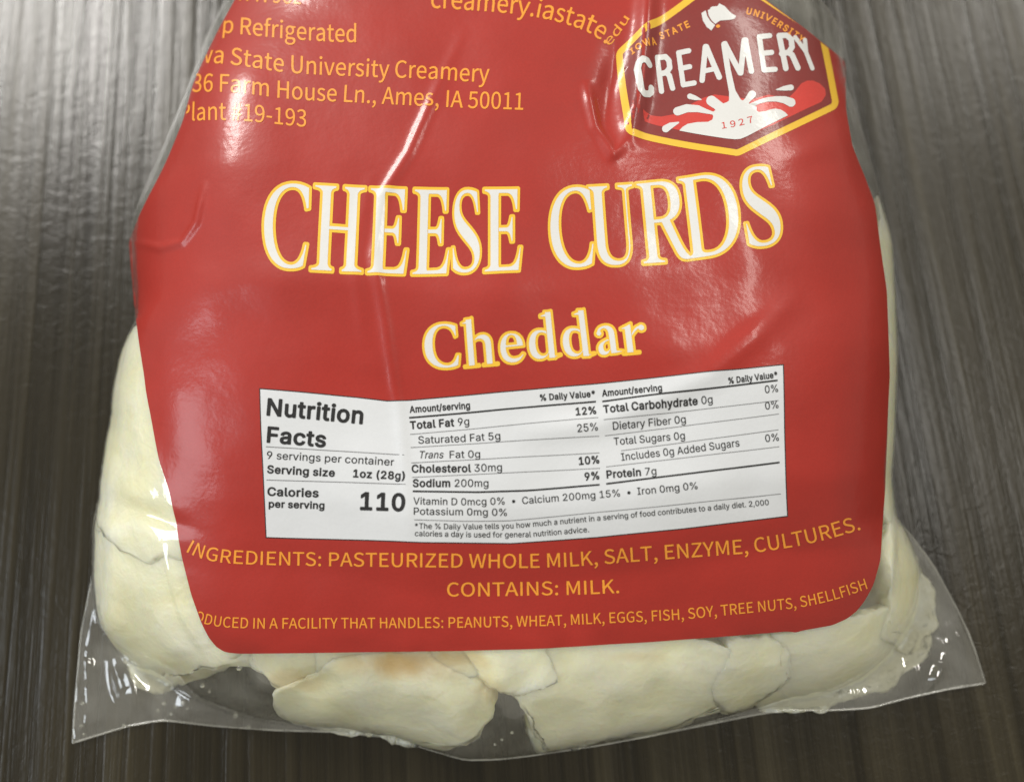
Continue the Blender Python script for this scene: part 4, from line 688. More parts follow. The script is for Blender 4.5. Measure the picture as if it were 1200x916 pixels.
GLYPHS['B'] = {
 ' ':[0.369,[]],
 '%':[1.381,[[230,-16,11,-1,16,0,12,3,10,4,9,7,8,9,7,13,4,12,1,12,0,22,-2,13,-4,12,-8,12,-9,9,-10,6,-12,5,-16,1,-12,-1,-13,-3,-9,-4,-9,-8,-7,-7,-7,-13,-4,-12,-2,-13,0,-22,2,-12,5,-13,6,-10,10,-10,9,-6],[63,-13,31,0,6,2,4,3,173,252,1,9,-3,5,-3,3,-6,2,-31,0,-6,-3,-4,-4,-171,-250,-2,-6,2,-7,3,-3],[244,30,-3,1,-3,3,-2,6,0,22,1,6,4,7,6,1,4,-1,4,-7,2,-8,0,-17,-3,-10,-4,-2],[70,128,12,-2,15,1,13,3,9,4,10,8,7,8,7,12,4,13,1,12,0,22,-2,12,-4,13,-7,10,-9,10,-10,6,-12,5,-13,2,-15,-1,-13,-3,-9,-4,-10,-7,-7,-8,-7,-13,-5,-12,-1,-13,0,-22,2,-12,5,-13,7,-11,9,-10,10,-6],[82,174,-4,4,-2,6,0,22,3,10,3,3,6,0,3,-1,4,-6,1,-6,0,-19,-2,-9,-3,-3]]],
 '(':[0.589,[[80,-58,6,-2,31,0,5,2,4,3,3,6,-1,6,-18,41,-13,37,-7,32,-2,28,2,40,7,41,13,41,19,46,-3,10,-3,3,-6,2,-31,0,-6,-2,-5,-6,-15,-28,-11,-32,-10,-37,-7,-41,-1,-43,2,-25,6,-29,7,-25,10,-25,19,-37]]],
 ')':[0.589,[[12,-58,4,-2,32,0,6,2,4,3,15,28,15,37,10,38,4,28,1,25,-1,31,-4,28,-7,32,-12,37,-12,28,-10,17,-3,2,-6,2,-32,0,-6,-3,-3,-4,-2,-4,1,-7,19,-43,11,-38,8,-37,3,-35,-2,-34,-7,-35,-11,-34,-22,-50,1,-6]]],
 '*':[0.943,[[93,98,5,-2,22,0,10,2,3,3,3,6,0,30,25,-15,9,0,6,4,14,25,1,6,-5,8,-27,14,27,15,4,7,-1,10,-12,21,-7,6,-6,0,-6,-2,-22,-14,-1,32,-2,4,-7,4,-28,1,-6,-2,-3,-3,-3,-7,1,-28,-1,-1,-25,16,-6,0,-7,-2,-3,-4,-14,-24,0,-7,5,-7,27,-15,-29,-15,-3,-7,2,-9,12,-22,4,-3,6,-2,6,1,25,15,1,-1,-1,-29,3,-6]]],
 '/':[0.542,[[1,-49,4,-1,31,0,7,2,4,5,81,300,-1,10,-6,6,-7,2,-27,0,-7,-3,-4,-5,-81,-300,0,-10]]],
 '0':[0.943,[[93,-15,16,-1,13,0,18,4,19,8,15,11,13,16,10,19,9,28,5,28,1,28,-2,37,-6,25,-11,29,-13,18,-15,14,-9,6,-12,6,-22,5,-22,0,-19,-4,-16,-8,-17,-12,-13,-16,-12,-25,-8,-25,-3,-25,-1,-38,2,-28,6,-25,8,-22,14,-21,15,-15,17,-10],[103,38,-9,4,-7,6,-7,9,-6,16,-4,16,-2,15,0,41,5,31,5,12,6,10,6,8,7,4,9,2,9,1,10,-3,9,-6,8,-9,6,-13,3,-12,4,-19,1,-25,-1,-19,-2,-18,-3,-15,-6,-14,-6,-9,-7,-8,-9,-4,-10,-2]]],
 '1':[0.943,[[31,-11,8,-2,153,0,6,2,6,6,1,31,-1,6,-3,4,-6,3,-44,1,-2,2,0,209,-4,8,-6,3,-41,1,-6,-1,-56,-41,-6,-7,0,-41,3,-6,5,-3,4,-1,6,1,41,30,2,-2,0,-3,0,-147,-2,-2,-53,0,-6,-3,-5,-8,0,-28,1,-6]]],
 '2':[0.943,[[25,-11,8,-2,159,0,6,2,5,6,1,34,-2,7,-4,3,-6,2,-84,0,-3,1,47,50,24,28,14,22,8,22,2,15,0,13,-2,12,-6,16,-8,12,-9,10,-11,9,-13,7,-15,5,-19,3,-22,-1,-15,-3,-16,-7,-15,-10,-13,-14,-8,-14,-7,-22,-2,-19,4,-8,7,-3,34,0,6,2,5,6,2,16,6,12,9,8,9,3,16,0,9,-2,7,-3,5,-6,4,-6,2,-13,-3,-15,-11,-19,-110,-119,-2,-6,1,-25,2,-6]]],
 '8':[0.943,[[89,-15,22,-1,19,1,22,5,17,8,17,12,11,13,8,15,5,19,-1,22,-5,19,-12,19,-15,15,9,10,6,9,7,19,1,9,0,16,-5,22,-12,18,-16,15,-18,10,-22,5,-22,1,-19,-3,-16,-5,-15,-8,-13,-11,-10,-13,-7,-16,-3,-15,0,-16,5,-20,7,-14,11,-13,-18,-19,-6,-11,-5,-10,-2,-13,-1,-12,1,-16,3,-9,9,-19,16,-18,19,-11,16,-6],[99,38,-16,6,-6,5,-4,5,-2,6,-1,10,2,9,3,6,5,7,6,4,16,6,9,1,13,-2,15,-7,9,-9,4,-9,0,-12,-1,-7,-4,-6,-8,-7,-12,-5,-16,-2],[99,157,-12,6,-7,10,-1,6,0,9,1,7,3,6,9,8,13,4,15,-1,13,-5,6,-6,4,-9,1,-13,-5,-11,-6,-6,-9,-5,-13,-2]]],
 '9':[0.943,[[58,-11,6,-2,34,0,6,1,3,3,71,104,14,25,8,22,4,22,0,15,-4,22,-8,19,-10,14,-12,12,-16,10,-15,7,-19,3,-19,0,-22,-5,-15,-7,-14,-9,-12,-13,-9,-13,-7,-18,-3,-19,0,-25,5,-18,9,-19,15,-17,16,-10,19,-7,22,-3,-53,-79,0,-9],[98,135,-11,7,-9,12,-3,10,0,9,2,16,7,12,11,9,12,3,16,-2,13,-7,8,-12,4,-16,-2,-19,-7,-12,-7,-6,-6,-3,-12,-3]]],
 'A':[0.995,[[2,-11,4,-2,34,0,7,1,3,2,4,5,21,60,3,2,81,-1,23,-61,6,-6,6,-2,34,0,6,2,6,6,0,9,-92,250,-4,6,-4,2,-43,1,-6,-3,-3,-4,-92,-252,0,-9],[97,111,-2,3,20,60,4,1,21,-61,-2,-3]]],
 'C':[1.055,[[110,-15,24,-1,24,2,22,7,19,11,16,13,15,18,9,19,6,22,-1,9,-7,6,-41,0,-6,-6,-5,-12,-5,-10,-11,-12,-17,-9,-9,-2,-13,-1,-18,3,-16,7,-12,11,-10,16,-6,16,-4,21,0,22,3,19,6,19,7,12,10,11,12,8,13,5,15,2,16,-1,12,-4,10,-6,9,-9,7,-12,6,-15,6,-5,37,-1,7,2,4,7,1,6,-1,6,-7,22,-9,16,-12,15,-14,13,-15,9,-16,6,-19,5,-15,1,-16,0,-22,-4,-22,-8,-20,-12,-17,-16,-16,-25,-10,-25,-5,-25,-2,-38,4,-28,7,-24,10,-19,15,-21,22,-18,22,-12]]],
 'D':[1.039,[[23,-11,8,-2,78,0,22,1,15,3,22,7,19,11,19,16,13,17,10,22,4,12,5,22,2,28,-4,38,-7,25,-11,20,-6,9,-12,14,-19,14,-22,10,-13,3,-22,3,-96,1,-6,-2,-3,-4,-2,-9,0,-247,1,-6],[75,41,-1,167,4,1,40,0,13,-2,12,-4,13,-7,10,-10,8,-13,6,-16,3,-21,0,-19,-3,-19,-5,-19,-7,-11,-6,-8,-12,-9,-10,-5,-9,-2,-16,-3]]],
 'E':[0.875,[[23,-11,8,-2,153,0,6,1,4,4,3,6,0,31,-2,7,-5,4,-6,1,-110,1,1,56,103,2,7,4,3,10,-1,30,-3,6,-6,3,-103,1,-1,54,4,1,106,0,5,2,6,6,1,6,0,28,-2,6,-4,4,-6,2,-153,0,-6,-1,-6,-5,-2,-9,0,-247,1,-6]]],
 'F':[0.858,[[23,-11,5,-2,34,0,6,2,5,6,1,6,1,94,96,1,7,2,3,3,2,6,0,32,-3,6,-6,4,-96,1,-3,1,-1,57,4,1,103,0,6,1,6,7,1,6,0,28,-2,6,-5,5,-6,1,-150,0,-6,-1,-6,-5,-2,-9,0,-247,1,-6]]],
 'I':[0.643,[[9,-11,8,-2,115,0,7,2,5,6,1,34,-2,7,-8,5,-31,0,-1,4,0,163,1,1,31,0,7,5,3,6,0,31,-2,6,-5,4,-6,2,-119,0,-6,-3,-4,-6,0,-34,2,-6,8,-5,28,0,4,-1,0,-166,-32,-1,-5,-2,-3,-3,-3,-7,0,-31,3,-6]]],
 'N':[1.081,[[23,-11,5,-2,34,0,6,2,5,6,1,6,1,157,1,-4,2,-1,103,-162,3,-3,6,-1,38,0,6,2,4,3,3,9,0,247,-1,6,-5,7,-7,2,-35,0,-6,-4,-3,-5,-1,-153,0,-3,-2,-3,-103,162,-3,3,-7,3,-40,0,-6,-2,-3,-4,-2,-9,0,-247,1,-6]]],
 'O':[1.1,[[110,-15,30,-1,25,4,22,8,19,12,9,9,11,12,14,22,8,22,5,25,2,28,-4,37,-7,25,-11,22,-6,10,-12,13,-19,15,-22,11,-22,6,-31,1,-22,-4,-22,-8,-20,-12,-16,-16,-17,-25,-10,-25,-5,-25,-2,-38,4,-28,7,-23,10,-20,15,-21,22,-18,22,-12],[115,41,-13,5,-12,8,-9,11,-9,14,-6,19,-2,15,0,22,2,16,4,16,6,12,8,10,9,9,9,6,13,5,15,2,13,-1,15,-5,12,-7,10,-11,9,-14,7,-19,2,-19,0,-18,-2,-19,-4,-16,-7,-12,-8,-11,-9,-9,-12,-6,-13,-4,-13,-1]]],
 'P':[0.926,[[23,-11,5,-2,34,0,6,2,5,6,1,6,1,76,3,1,50,1,15,2,13,3,15,8,13,8,10,11,8,12,7,16,4,15,1,22,-3,19,-5,16,-11,18,-11,12,-15,10,-23,9,-22,3,-96,0,-6,-2,-4,-5,-1,-8,0,-247,1,-6],[75,132,0,76,3,1,46,0,13,-4,11,-7,6,-12,2,-16,-2,-16,-3,-6,-5,-6,-9,-6,-13,-3]]],
 'R':[0.935,[[23,-11,5,-2,34,0,6,2,5,6,1,6,0,82,4,1,34,0,2,-1,47,-88,6,-6,7,-2,38,0,6,3,3,3,2,8,-2,6,-48,88,2,3,9,6,10,10,9,12,4,10,4,12,3,16,0,15,-2,16,-5,16,-8,15,-11,13,-17,12,-18,7,-29,5,-96,0,-6,-2,-4,-5,-1,-8,0,-247,1,-6],[75,138,0,70,3,1,50,-1,12,-3,10,-8,5,-11,1,-16,-3,-16,-7,-7,-9,-6,-13,-2]]],
 'S':[0.93,[[87,-16,20,-1,23,1,18,3,22,9,15,10,12,13,11,18,4,16,1,22,-3,19,-9,15,-12,14,-16,11,-16,8,-56,17,-15,6,-11,7,-5,6,0,13,3,6,6,6,13,7,19,2,19,-2,13,-7,7,-9,5,-16,6,-4,6,-1,31,0,6,2,4,3,2,10,-3,18,-7,16,-8,11,-11,11,-14,9,-14,6,-17,5,-22,2,-22,-1,-22,-5,-16,-8,-16,-11,-11,-13,-9,-15,-4,-15,-1,-17,2,-19,7,-15,13,-16,13,-10,19,-9,72,-23,12,-7,5,-7,1,-6,-2,-10,-3,-6,-7,-6,-15,-7,-19,-3,-19,2,-16,7,-8,10,-6,19,-8,5,-37,0,-5,-2,-3,-3,-2,-3,-1,-6,4,-22,7,-16,9,-12,10,-10,15,-10,16,-7]]],
 'T':[0.934,[[88,-11,7,-2,31,0,7,2,5,6,1,6,1,207,2,1,62,0,7,1,3,3,4,7,0,31,-2,6,-5,5,-7,1,-187,0,-9,-2,-5,-7,0,-34,3,-6,3,-3,8,-2,62,0,2,-1,1,-207,1,-6]]],
 'U':[1.069,[[105,-15,23,-2,18,1,19,4,13,5,15,8,15,12,11,12,9,16,7,19,3,25,0,165,-2,7,-5,4,-7,2,-32,0,-5,-2,-5,-4,-2,-7,0,-162,-2,-16,-7,-14,-11,-11,-14,-6,-18,-3,-19,3,-15,6,-10,10,-8,15,-2,16,0,162,-2,7,-4,4,-6,2,-31,0,-6,-1,-7,-6,-1,-6,0,-165,1,-19,4,-16,6,-12,7,-13,18,-18,9,-7,16,-8]]],
 'V':[0.995,[[94,-11,6,-2,38,0,6,2,5,6,91,250,0,9,-6,7,-6,2,-34,0,-6,-2,-5,-4,-64,-186,-67,186,-3,4,-5,2,-35,0,-6,-1,-6,-6,-2,-5,1,-6,92,-250]]],
 'W':[1.401,[[70,-11,5,-2,40,0,7,3,3,4,44,159,44,-159,5,-5,7,-2,37,0,9,5,2,6,68,247,0,9,-3,6,-7,3,-34,0,-7,-2,-4,-4,-42,-160,-4,-2,-41,159,-5,7,-6,2,-38,0,-6,-2,-4,-4,-43,-160,-3,-1,-43,161,-4,4,-7,2,-34,0,-6,-3,-4,-6,0,-9,67,-247,3,-5]]],
 'Y':[0.98,[[94,-11,6,-2,34,0,6,3,4,5,1,6,0,97,91,147,0,9,-5,7,-3,1,-40,1,-7,-2,-3,-2,-59,-97,-4,-3,-62,101,-6,3,-41,0,-5,-2,-4,-5,-2,-5,2,-7,90,-146,0,-100,3,-6]]],
 'a':[0.817,[[60,-16,19,-1,15,1,16,4,12,6,7,-5,6,-2,31,0,8,4,4,6,0,128,-2,22,-6,16,-11,15,-11,10,-19,9,-19,4,-19,1,-18,-2,-19,-6,-16,-8,-13,-11,-10,-12,-7,-16,0,-9,5,-6,34,-10,10,2,12,17,7,4,9,4,12,1,13,-2,6,-4,4,-6,2,-10,-3,-3,-59,-9,-16,-4,-12,-6,-16,-12,-10,-16,-3,-12,-1,-19,3,-16,5,-12,9,-12,11,-10,14,-8],[69,37,-6,4,-4,6,0,9,5,7,9,3,12,3,34,5,3,-2,0,-9,-3,-10,-5,-6,-7,-6,-10,-4,-9,-2,-9,0]]],
 'b':[0.886,[[95,-15,13,-2,13,0,9,1,16,5,9,4,13,9,16,17,6,10,7,15,7,28,1,31,-5,29,-7,18,-13,20,-12,13,-19,11,-19,6,-22,2,-18,-3,-19,-9,-1,1,-1,59,-2,7,-3,3,-6,3,-34,0,-7,-3,-2,-4,-2,-6,0,-253,4,-6,7,-4,34,0,6,4,4,6,15,-9],[99,37,-6,2,-8,5,-5,6,-6,10,-5,22,1,28,5,18,10,13,11,6,9,2,10,0,9,-3,6,-4,6,-6,5,-8,4,-9,2,-12,1,-13,-1,-15,-2,-13,-4,-9,-5,-7,-6,-7,-12,-6,-10,-1]]],
 'c':[0.83,[[83,-15,19,-2,16,1,19,5,15,7,14,11,11,12,8,13,6,15,-1,10,-6,5,-35,8,-6,-1,-3,-3,-8,-16,-8,-8,-12,-5,-16,-1,-9,2,-6,4,-9,8,-6,10,-5,22,-1,15,2,13,3,12,5,10,7,8,7,5,9,3,9,1,16,-3,12,-8,4,-6,4,-10,2,-3,6,-3,6,0,28,7,7,4,3,5,0,6,-5,16,-7,12,-9,9,-10,10,-11,6,-11,5,-16,4,-19,2,-18,-2,-19,-5,-16,-8,-14,-12,-14,-17,-9,-17,-5,-19,-3,-22,1,-28,4,-19,9,-21,13,-18,12,-12,16,-10]]],
 'd':[0.886,[[78,-15,18,-2,19,2,12,4,13,8,6,-8,6,-2,32,0,6,2,4,5,2,6,0,250,-3,8,-6,4,-35,1,-6,-2,-4,-4,-2,-7,0,-56,-2,-3,-17,7,-19,4,-21,-1,-19,-6,-16,-8,-15,-14,-12,-16,-7,-16,-6,-25,-2,-25,3,-28,7,-25,11,-19,15,-16,15,-11],[90,37,-8,4,-8,6,-9,16,-4,22,1,25,6,18,9,13,13,7,9,1,10,-1,9,-3,6,-4,6,-7,5,-9,5,-22,-1,-28,-6,-18,-6,-9,-6,-6,-12,-5,-10,-1]]],
 'e':[0.846,[[84,-15,21,-2,19,2,16,4,16,7,12,9,11,11,8,13,5,15,-2,8,-6,5,-35,8,-6,-2,-3,-3,-7,-13,-9,-7,-12,-4,-16,0,-9,3,-10,5,-6,6,-6,10,-3,9,3,1,119,0,6,3,4,6,1,24,-2,19,-5,19,-8,19,-13,15,-15,13,-15,7,-19,5,-25,2,-19,-4,-15,-5,-16,-10,-14,-14,-11,-15,-9,-22,-4,-19,-1,-22,3,-28,5,-19,8,-15,11,-16,15,-13,19,-10],[65,122,-1,0,1,3,3,7,9,10,10,5,12,2,13,-1,9,-4,9,-9,5,-10,0,-3]]],
 'g':[0.888,[[79,-85,20,-2,19,1,16,3,15,5,13,6,12,10,9,11,7,13,4,15,2,19,0,191,-3,8,-6,4,-35,0,-6,-2,-6,-8,-16,9,-15,3,-22,1,-19,-4,-19,-9,-14,-12,-15,-19,-8,-17,-5,-17,-2,-12,-1,-19,1,-19,7,-28,8,-16,9,-12,11,-10,14,-9,11,-5,16,-4,15,-1,16,1,12,4,16,7,-1,-14,-5,-10,-7,-6,-12,-5,-19,-1,-15,4,-10,6,-13,15,-9,3,-6,-2,-28,-17,-3,-6,1,-6,7,-13,11,-12,9,-7,12,-7,13,-5],[93,43,-9,2,-7,4,-6,6,-4,7,-3,9,-3,13,0,21,5,19,4,10,6,6,8,6,6,2,15,1,10,-2,6,-3,6,-6,6,-8,6,-18,1,-13,0,-15,-2,-13,-4,-9,-10,-13,-12,-6]]],
 'h':[0.858,[[20,-11,7,-2,31,0,7,3,3,5,1,6,0,110,1,12,4,11,7,8,9,5,12,2,9,-1,10,-4,7,-8,4,-10,0,-12,0,-113,2,-6,2,-4,7,-4,34,0,5,2,4,3,2,6,0,128,-3,22,-6,16,-8,12,-10,10,-12,8,-16,5,-15,3,-16,-1,-15,-3,-16,-7,-1,1,-1,59,-4,9,-7,3,-34,0,-6,-3,-3,-4,-2,-5,0,-250,1,-6]]],
 'i':[0.38,[[20,-11,5,-2,34,0,6,4,4,7,0,188,-1,6,-2,3,-7,4,-37,0,-6,-4,-3,-6,0,-188,1,-6],[27,208,13,-3,13,2,12,7,7,9,3,13,-2,12,-8,13,-9,6,-13,3,-12,-1,-12,-7,-9,-11,-3,-12,2,-13,6,-10]]],
 'l':[0.424,[[52,-13,19,-1,22,3,6,5,3,9,-6,25,-2,6,-7,5,-13,-1,-3,1,-2,2,-1,212,-3,6,-7,4,-34,0,-7,-4,-2,-3,-2,-6,0,-216,3,-15,9,-16,11,-10]]],
 'm':[1.251,[[20,-11,7,-2,31,0,7,3,3,5,1,6,1,125,3,10,5,6,9,5,9,2,9,0,6,-3,7,-5,3,-9,1,-131,1,-6,4,-6,6,-2,32,0,6,1,3,3,3,4,1,6,1,128,4,10,6,6,7,3,9,1,10,-1,7,-3,5,-5,3,-8,1,-131,1,-6,4,-6,7,-2,31,0,6,2,6,6,1,6,-1,131,-3,22,-9,19,-9,11,-13,9,-12,6,-19,3,-19,0,-16,-4,-15,-8,-13,-10,-3,1,-11,11,-8,4,-12,5,-9,1,-13,0,-12,-2,-22,-10,-6,8,-7,1,-31,0,-6,-3,-4,-4,-1,-6,0,-185,1,-6]]],
 'n':[0.857,[[20,-11,7,-2,31,0,7,3,3,5,1,6,0,110,1,12,4,11,7,8,9,5,12,2,9,-1,10,-4,7,-8,4,-10,0,-12,0,-113,2,-6,5,-6,7,-2,31,0,5,2,4,3,2,3,0,6,0,116,-1,19,-3,15,-7,16,-9,12,-11,10,-17,9,-13,3,-12,1,-13,-1,-12,-2,-10,-3,-12,-7,-3,6,-5,3,-5,1,-31,0,-6,-3,-3,-3,-2,-7,0,-185,1,-6]]],
 'o':[0.868,[[83,-15,19,-2,19,2,19,5,16,8,16,15,12,15,8,16,5,19,3,28,-1,22,-6,25,-9,19,-12,15,-16,14,-16,9,-19,5,-19,2,-18,-2,-19,-5,-16,-8,-14,-12,-14,-17,-9,-17,-5,-19,-3,-22,1,-28,4,-19,9,-21,13,-18,12,-12,16,-10],[90,37,-8,4,-7,6,-10,16,-4,22,1,25,6,18,6,9,7,6,12,5,19,0,9,-3,5,-4,6,-6,6,-10,5,-22,1,-15,-2,-13,-6,-18,-6,-9,-6,-6,-6,-3,-9,-3,-10,0]]],
 'p':[0.886,[[20,-81,4,-2,31,0,7,1,4,4,3,6,0,62,0,4,2,1,15,-8,16,-3,19,-1,19,4,15,6,14,10,12,13,12,18,7,19,4,28,1,22,-5,28,-7,19,-13,21,-12,12,-16,10,-22,7,-19,2,-21,-3,-22,-10,-5,8,-8,2,-31,0,-6,-2,-3,-4,-2,-9,0,-253,1,-6],[99,37,-9,3,-7,6,-5,7,-4,7,-5,21,1,28,5,19,9,12,12,7,9,2,10,0,9,-3,6,-4,6,-6,5,-8,4,-9,2,-13,1,-12,-1,-16,-5,-19,-6,-9,-5,-6,-7,-5,-6,-2,-10,-1]]],
 'r':[0.561,[[20,-11,7,-2,31,0,7,3,3,5,1,6,0,116,1,9,7,12,10,6,12,3,22,-1,6,2,3,3,3,6,0,32,-3,7,-6,5,-19,1,-12,-1,-13,-3,-12,-7,-3,4,-7,4,-34,0,-6,-3,-4,-4,-1,-6,0,-185,1,-6]]],
 's':[0.769,[[68,-15,20,-2,18,1,16,3,16,6,12,8,12,12,8,12,4,13,2,15,-3,19,-8,14,-9,11,-9,6,-13,7,-53,14,-9,4,-4,4,-2,6,5,6,7,4,13,2,9,0,9,-4,6,-6,7,-12,6,-4,6,0,28,6,8,5,2,6,-2,9,-5,13,-9,13,-9,9,-9,6,-13,6,-13,3,-15,2,-19,-1,-16,-3,-15,-6,-13,-8,-11,-12,-8,-12,-4,-13,-1,-19,4,-15,6,-13,11,-11,13,-8,11,-6,54,-14,6,-4,3,-4,0,-6,-6,-6,-9,-4,-12,-2,-13,1,-10,5,-6,6,-5,13,-7,5,-6,0,-28,-6,-6,-2,-3,-4,-2,-9,3,-12,6,-13,7,-9,10,-10,9,-6,15,-6]]],
 't':[0.499,[[65,-13,18,-2,21,2,10,5,4,7,-6,28,-2,7,-3,3,-6,2,-21,-1,-4,2,-1,9,0,97,1,2,25,0,5,1,4,3,3,7,0,28,-2,7,-7,5,-28,1,-1,2,0,32,-5,8,-6,2,-34,0,-7,-3,-4,-7,0,-32,-2,-2,-16,-1,-6,-3,-3,-3,-2,-6,0,-28,3,-7,5,-3,19,-1,2,-2,0,-100,1,-15,3,-10,7,-12,8,-10,13,-8]]],
 'u':[0.858,[[72,-14,18,-2,15,2,16,5,12,6,6,-8,7,-2,31,0,6,2,3,4,2,9,0,184,-2,7,-6,5,-37,1,-7,-3,-2,-4,-2,-6,0,-109,0,-13,-5,-11,-6,-8,-10,-5,-12,-2,-9,1,-10,4,-6,6,-4,12,-1,125,-2,6,-5,6,-7,1,-31,0,-6,-3,-4,-4,-1,-6,0,-118,1,-16,3,-16,9,-18,13,-16,16,-11]]],
 'v':[0.817,[[74,-11,5,-2,34,0,6,3,4,5,72,187,-1,10,-6,6,-6,1,-31,0,-7,-1,-4,-3,-3,-6,-40,-110,-3,0,-40,110,-3,6,-7,4,-37,0,-6,-3,-4,-4,-2,-6,2,-6,71,-185]]],
 'y':[0.817,[[27,-82,23,-2,10,1,12,4,10,5,9,7,8,10,6,9,8,16,82,215,-1,9,-6,6,-6,1,-31,0,-7,-1,-3,-2,-4,-7,-40,-110,-3,0,-40,110,-3,7,-4,2,-6,1,-34,0,-6,-3,-4,-4,-2,-6,2,-6,69,-181,-7,-19,-7,-10,-8,-1,-15,2,-7,-3,-3,-4,-8,-28,0,-6,2,-6,3,-3]]],
 'z':[0.8,[[14,-11,8,-2,143,0,7,1,4,4,3,6,0,31,-2,7,-5,3,-7,2,-74,0,-3,1,87,114,1,8,0,25,-4,7,-3,2,-7,1,-137,0,-6,-1,-5,-3,-3,-6,0,-32,1,-5,4,-4,9,-2,73,-1,-88,-116,-2,-6,0,-25,2,-6]]],
}
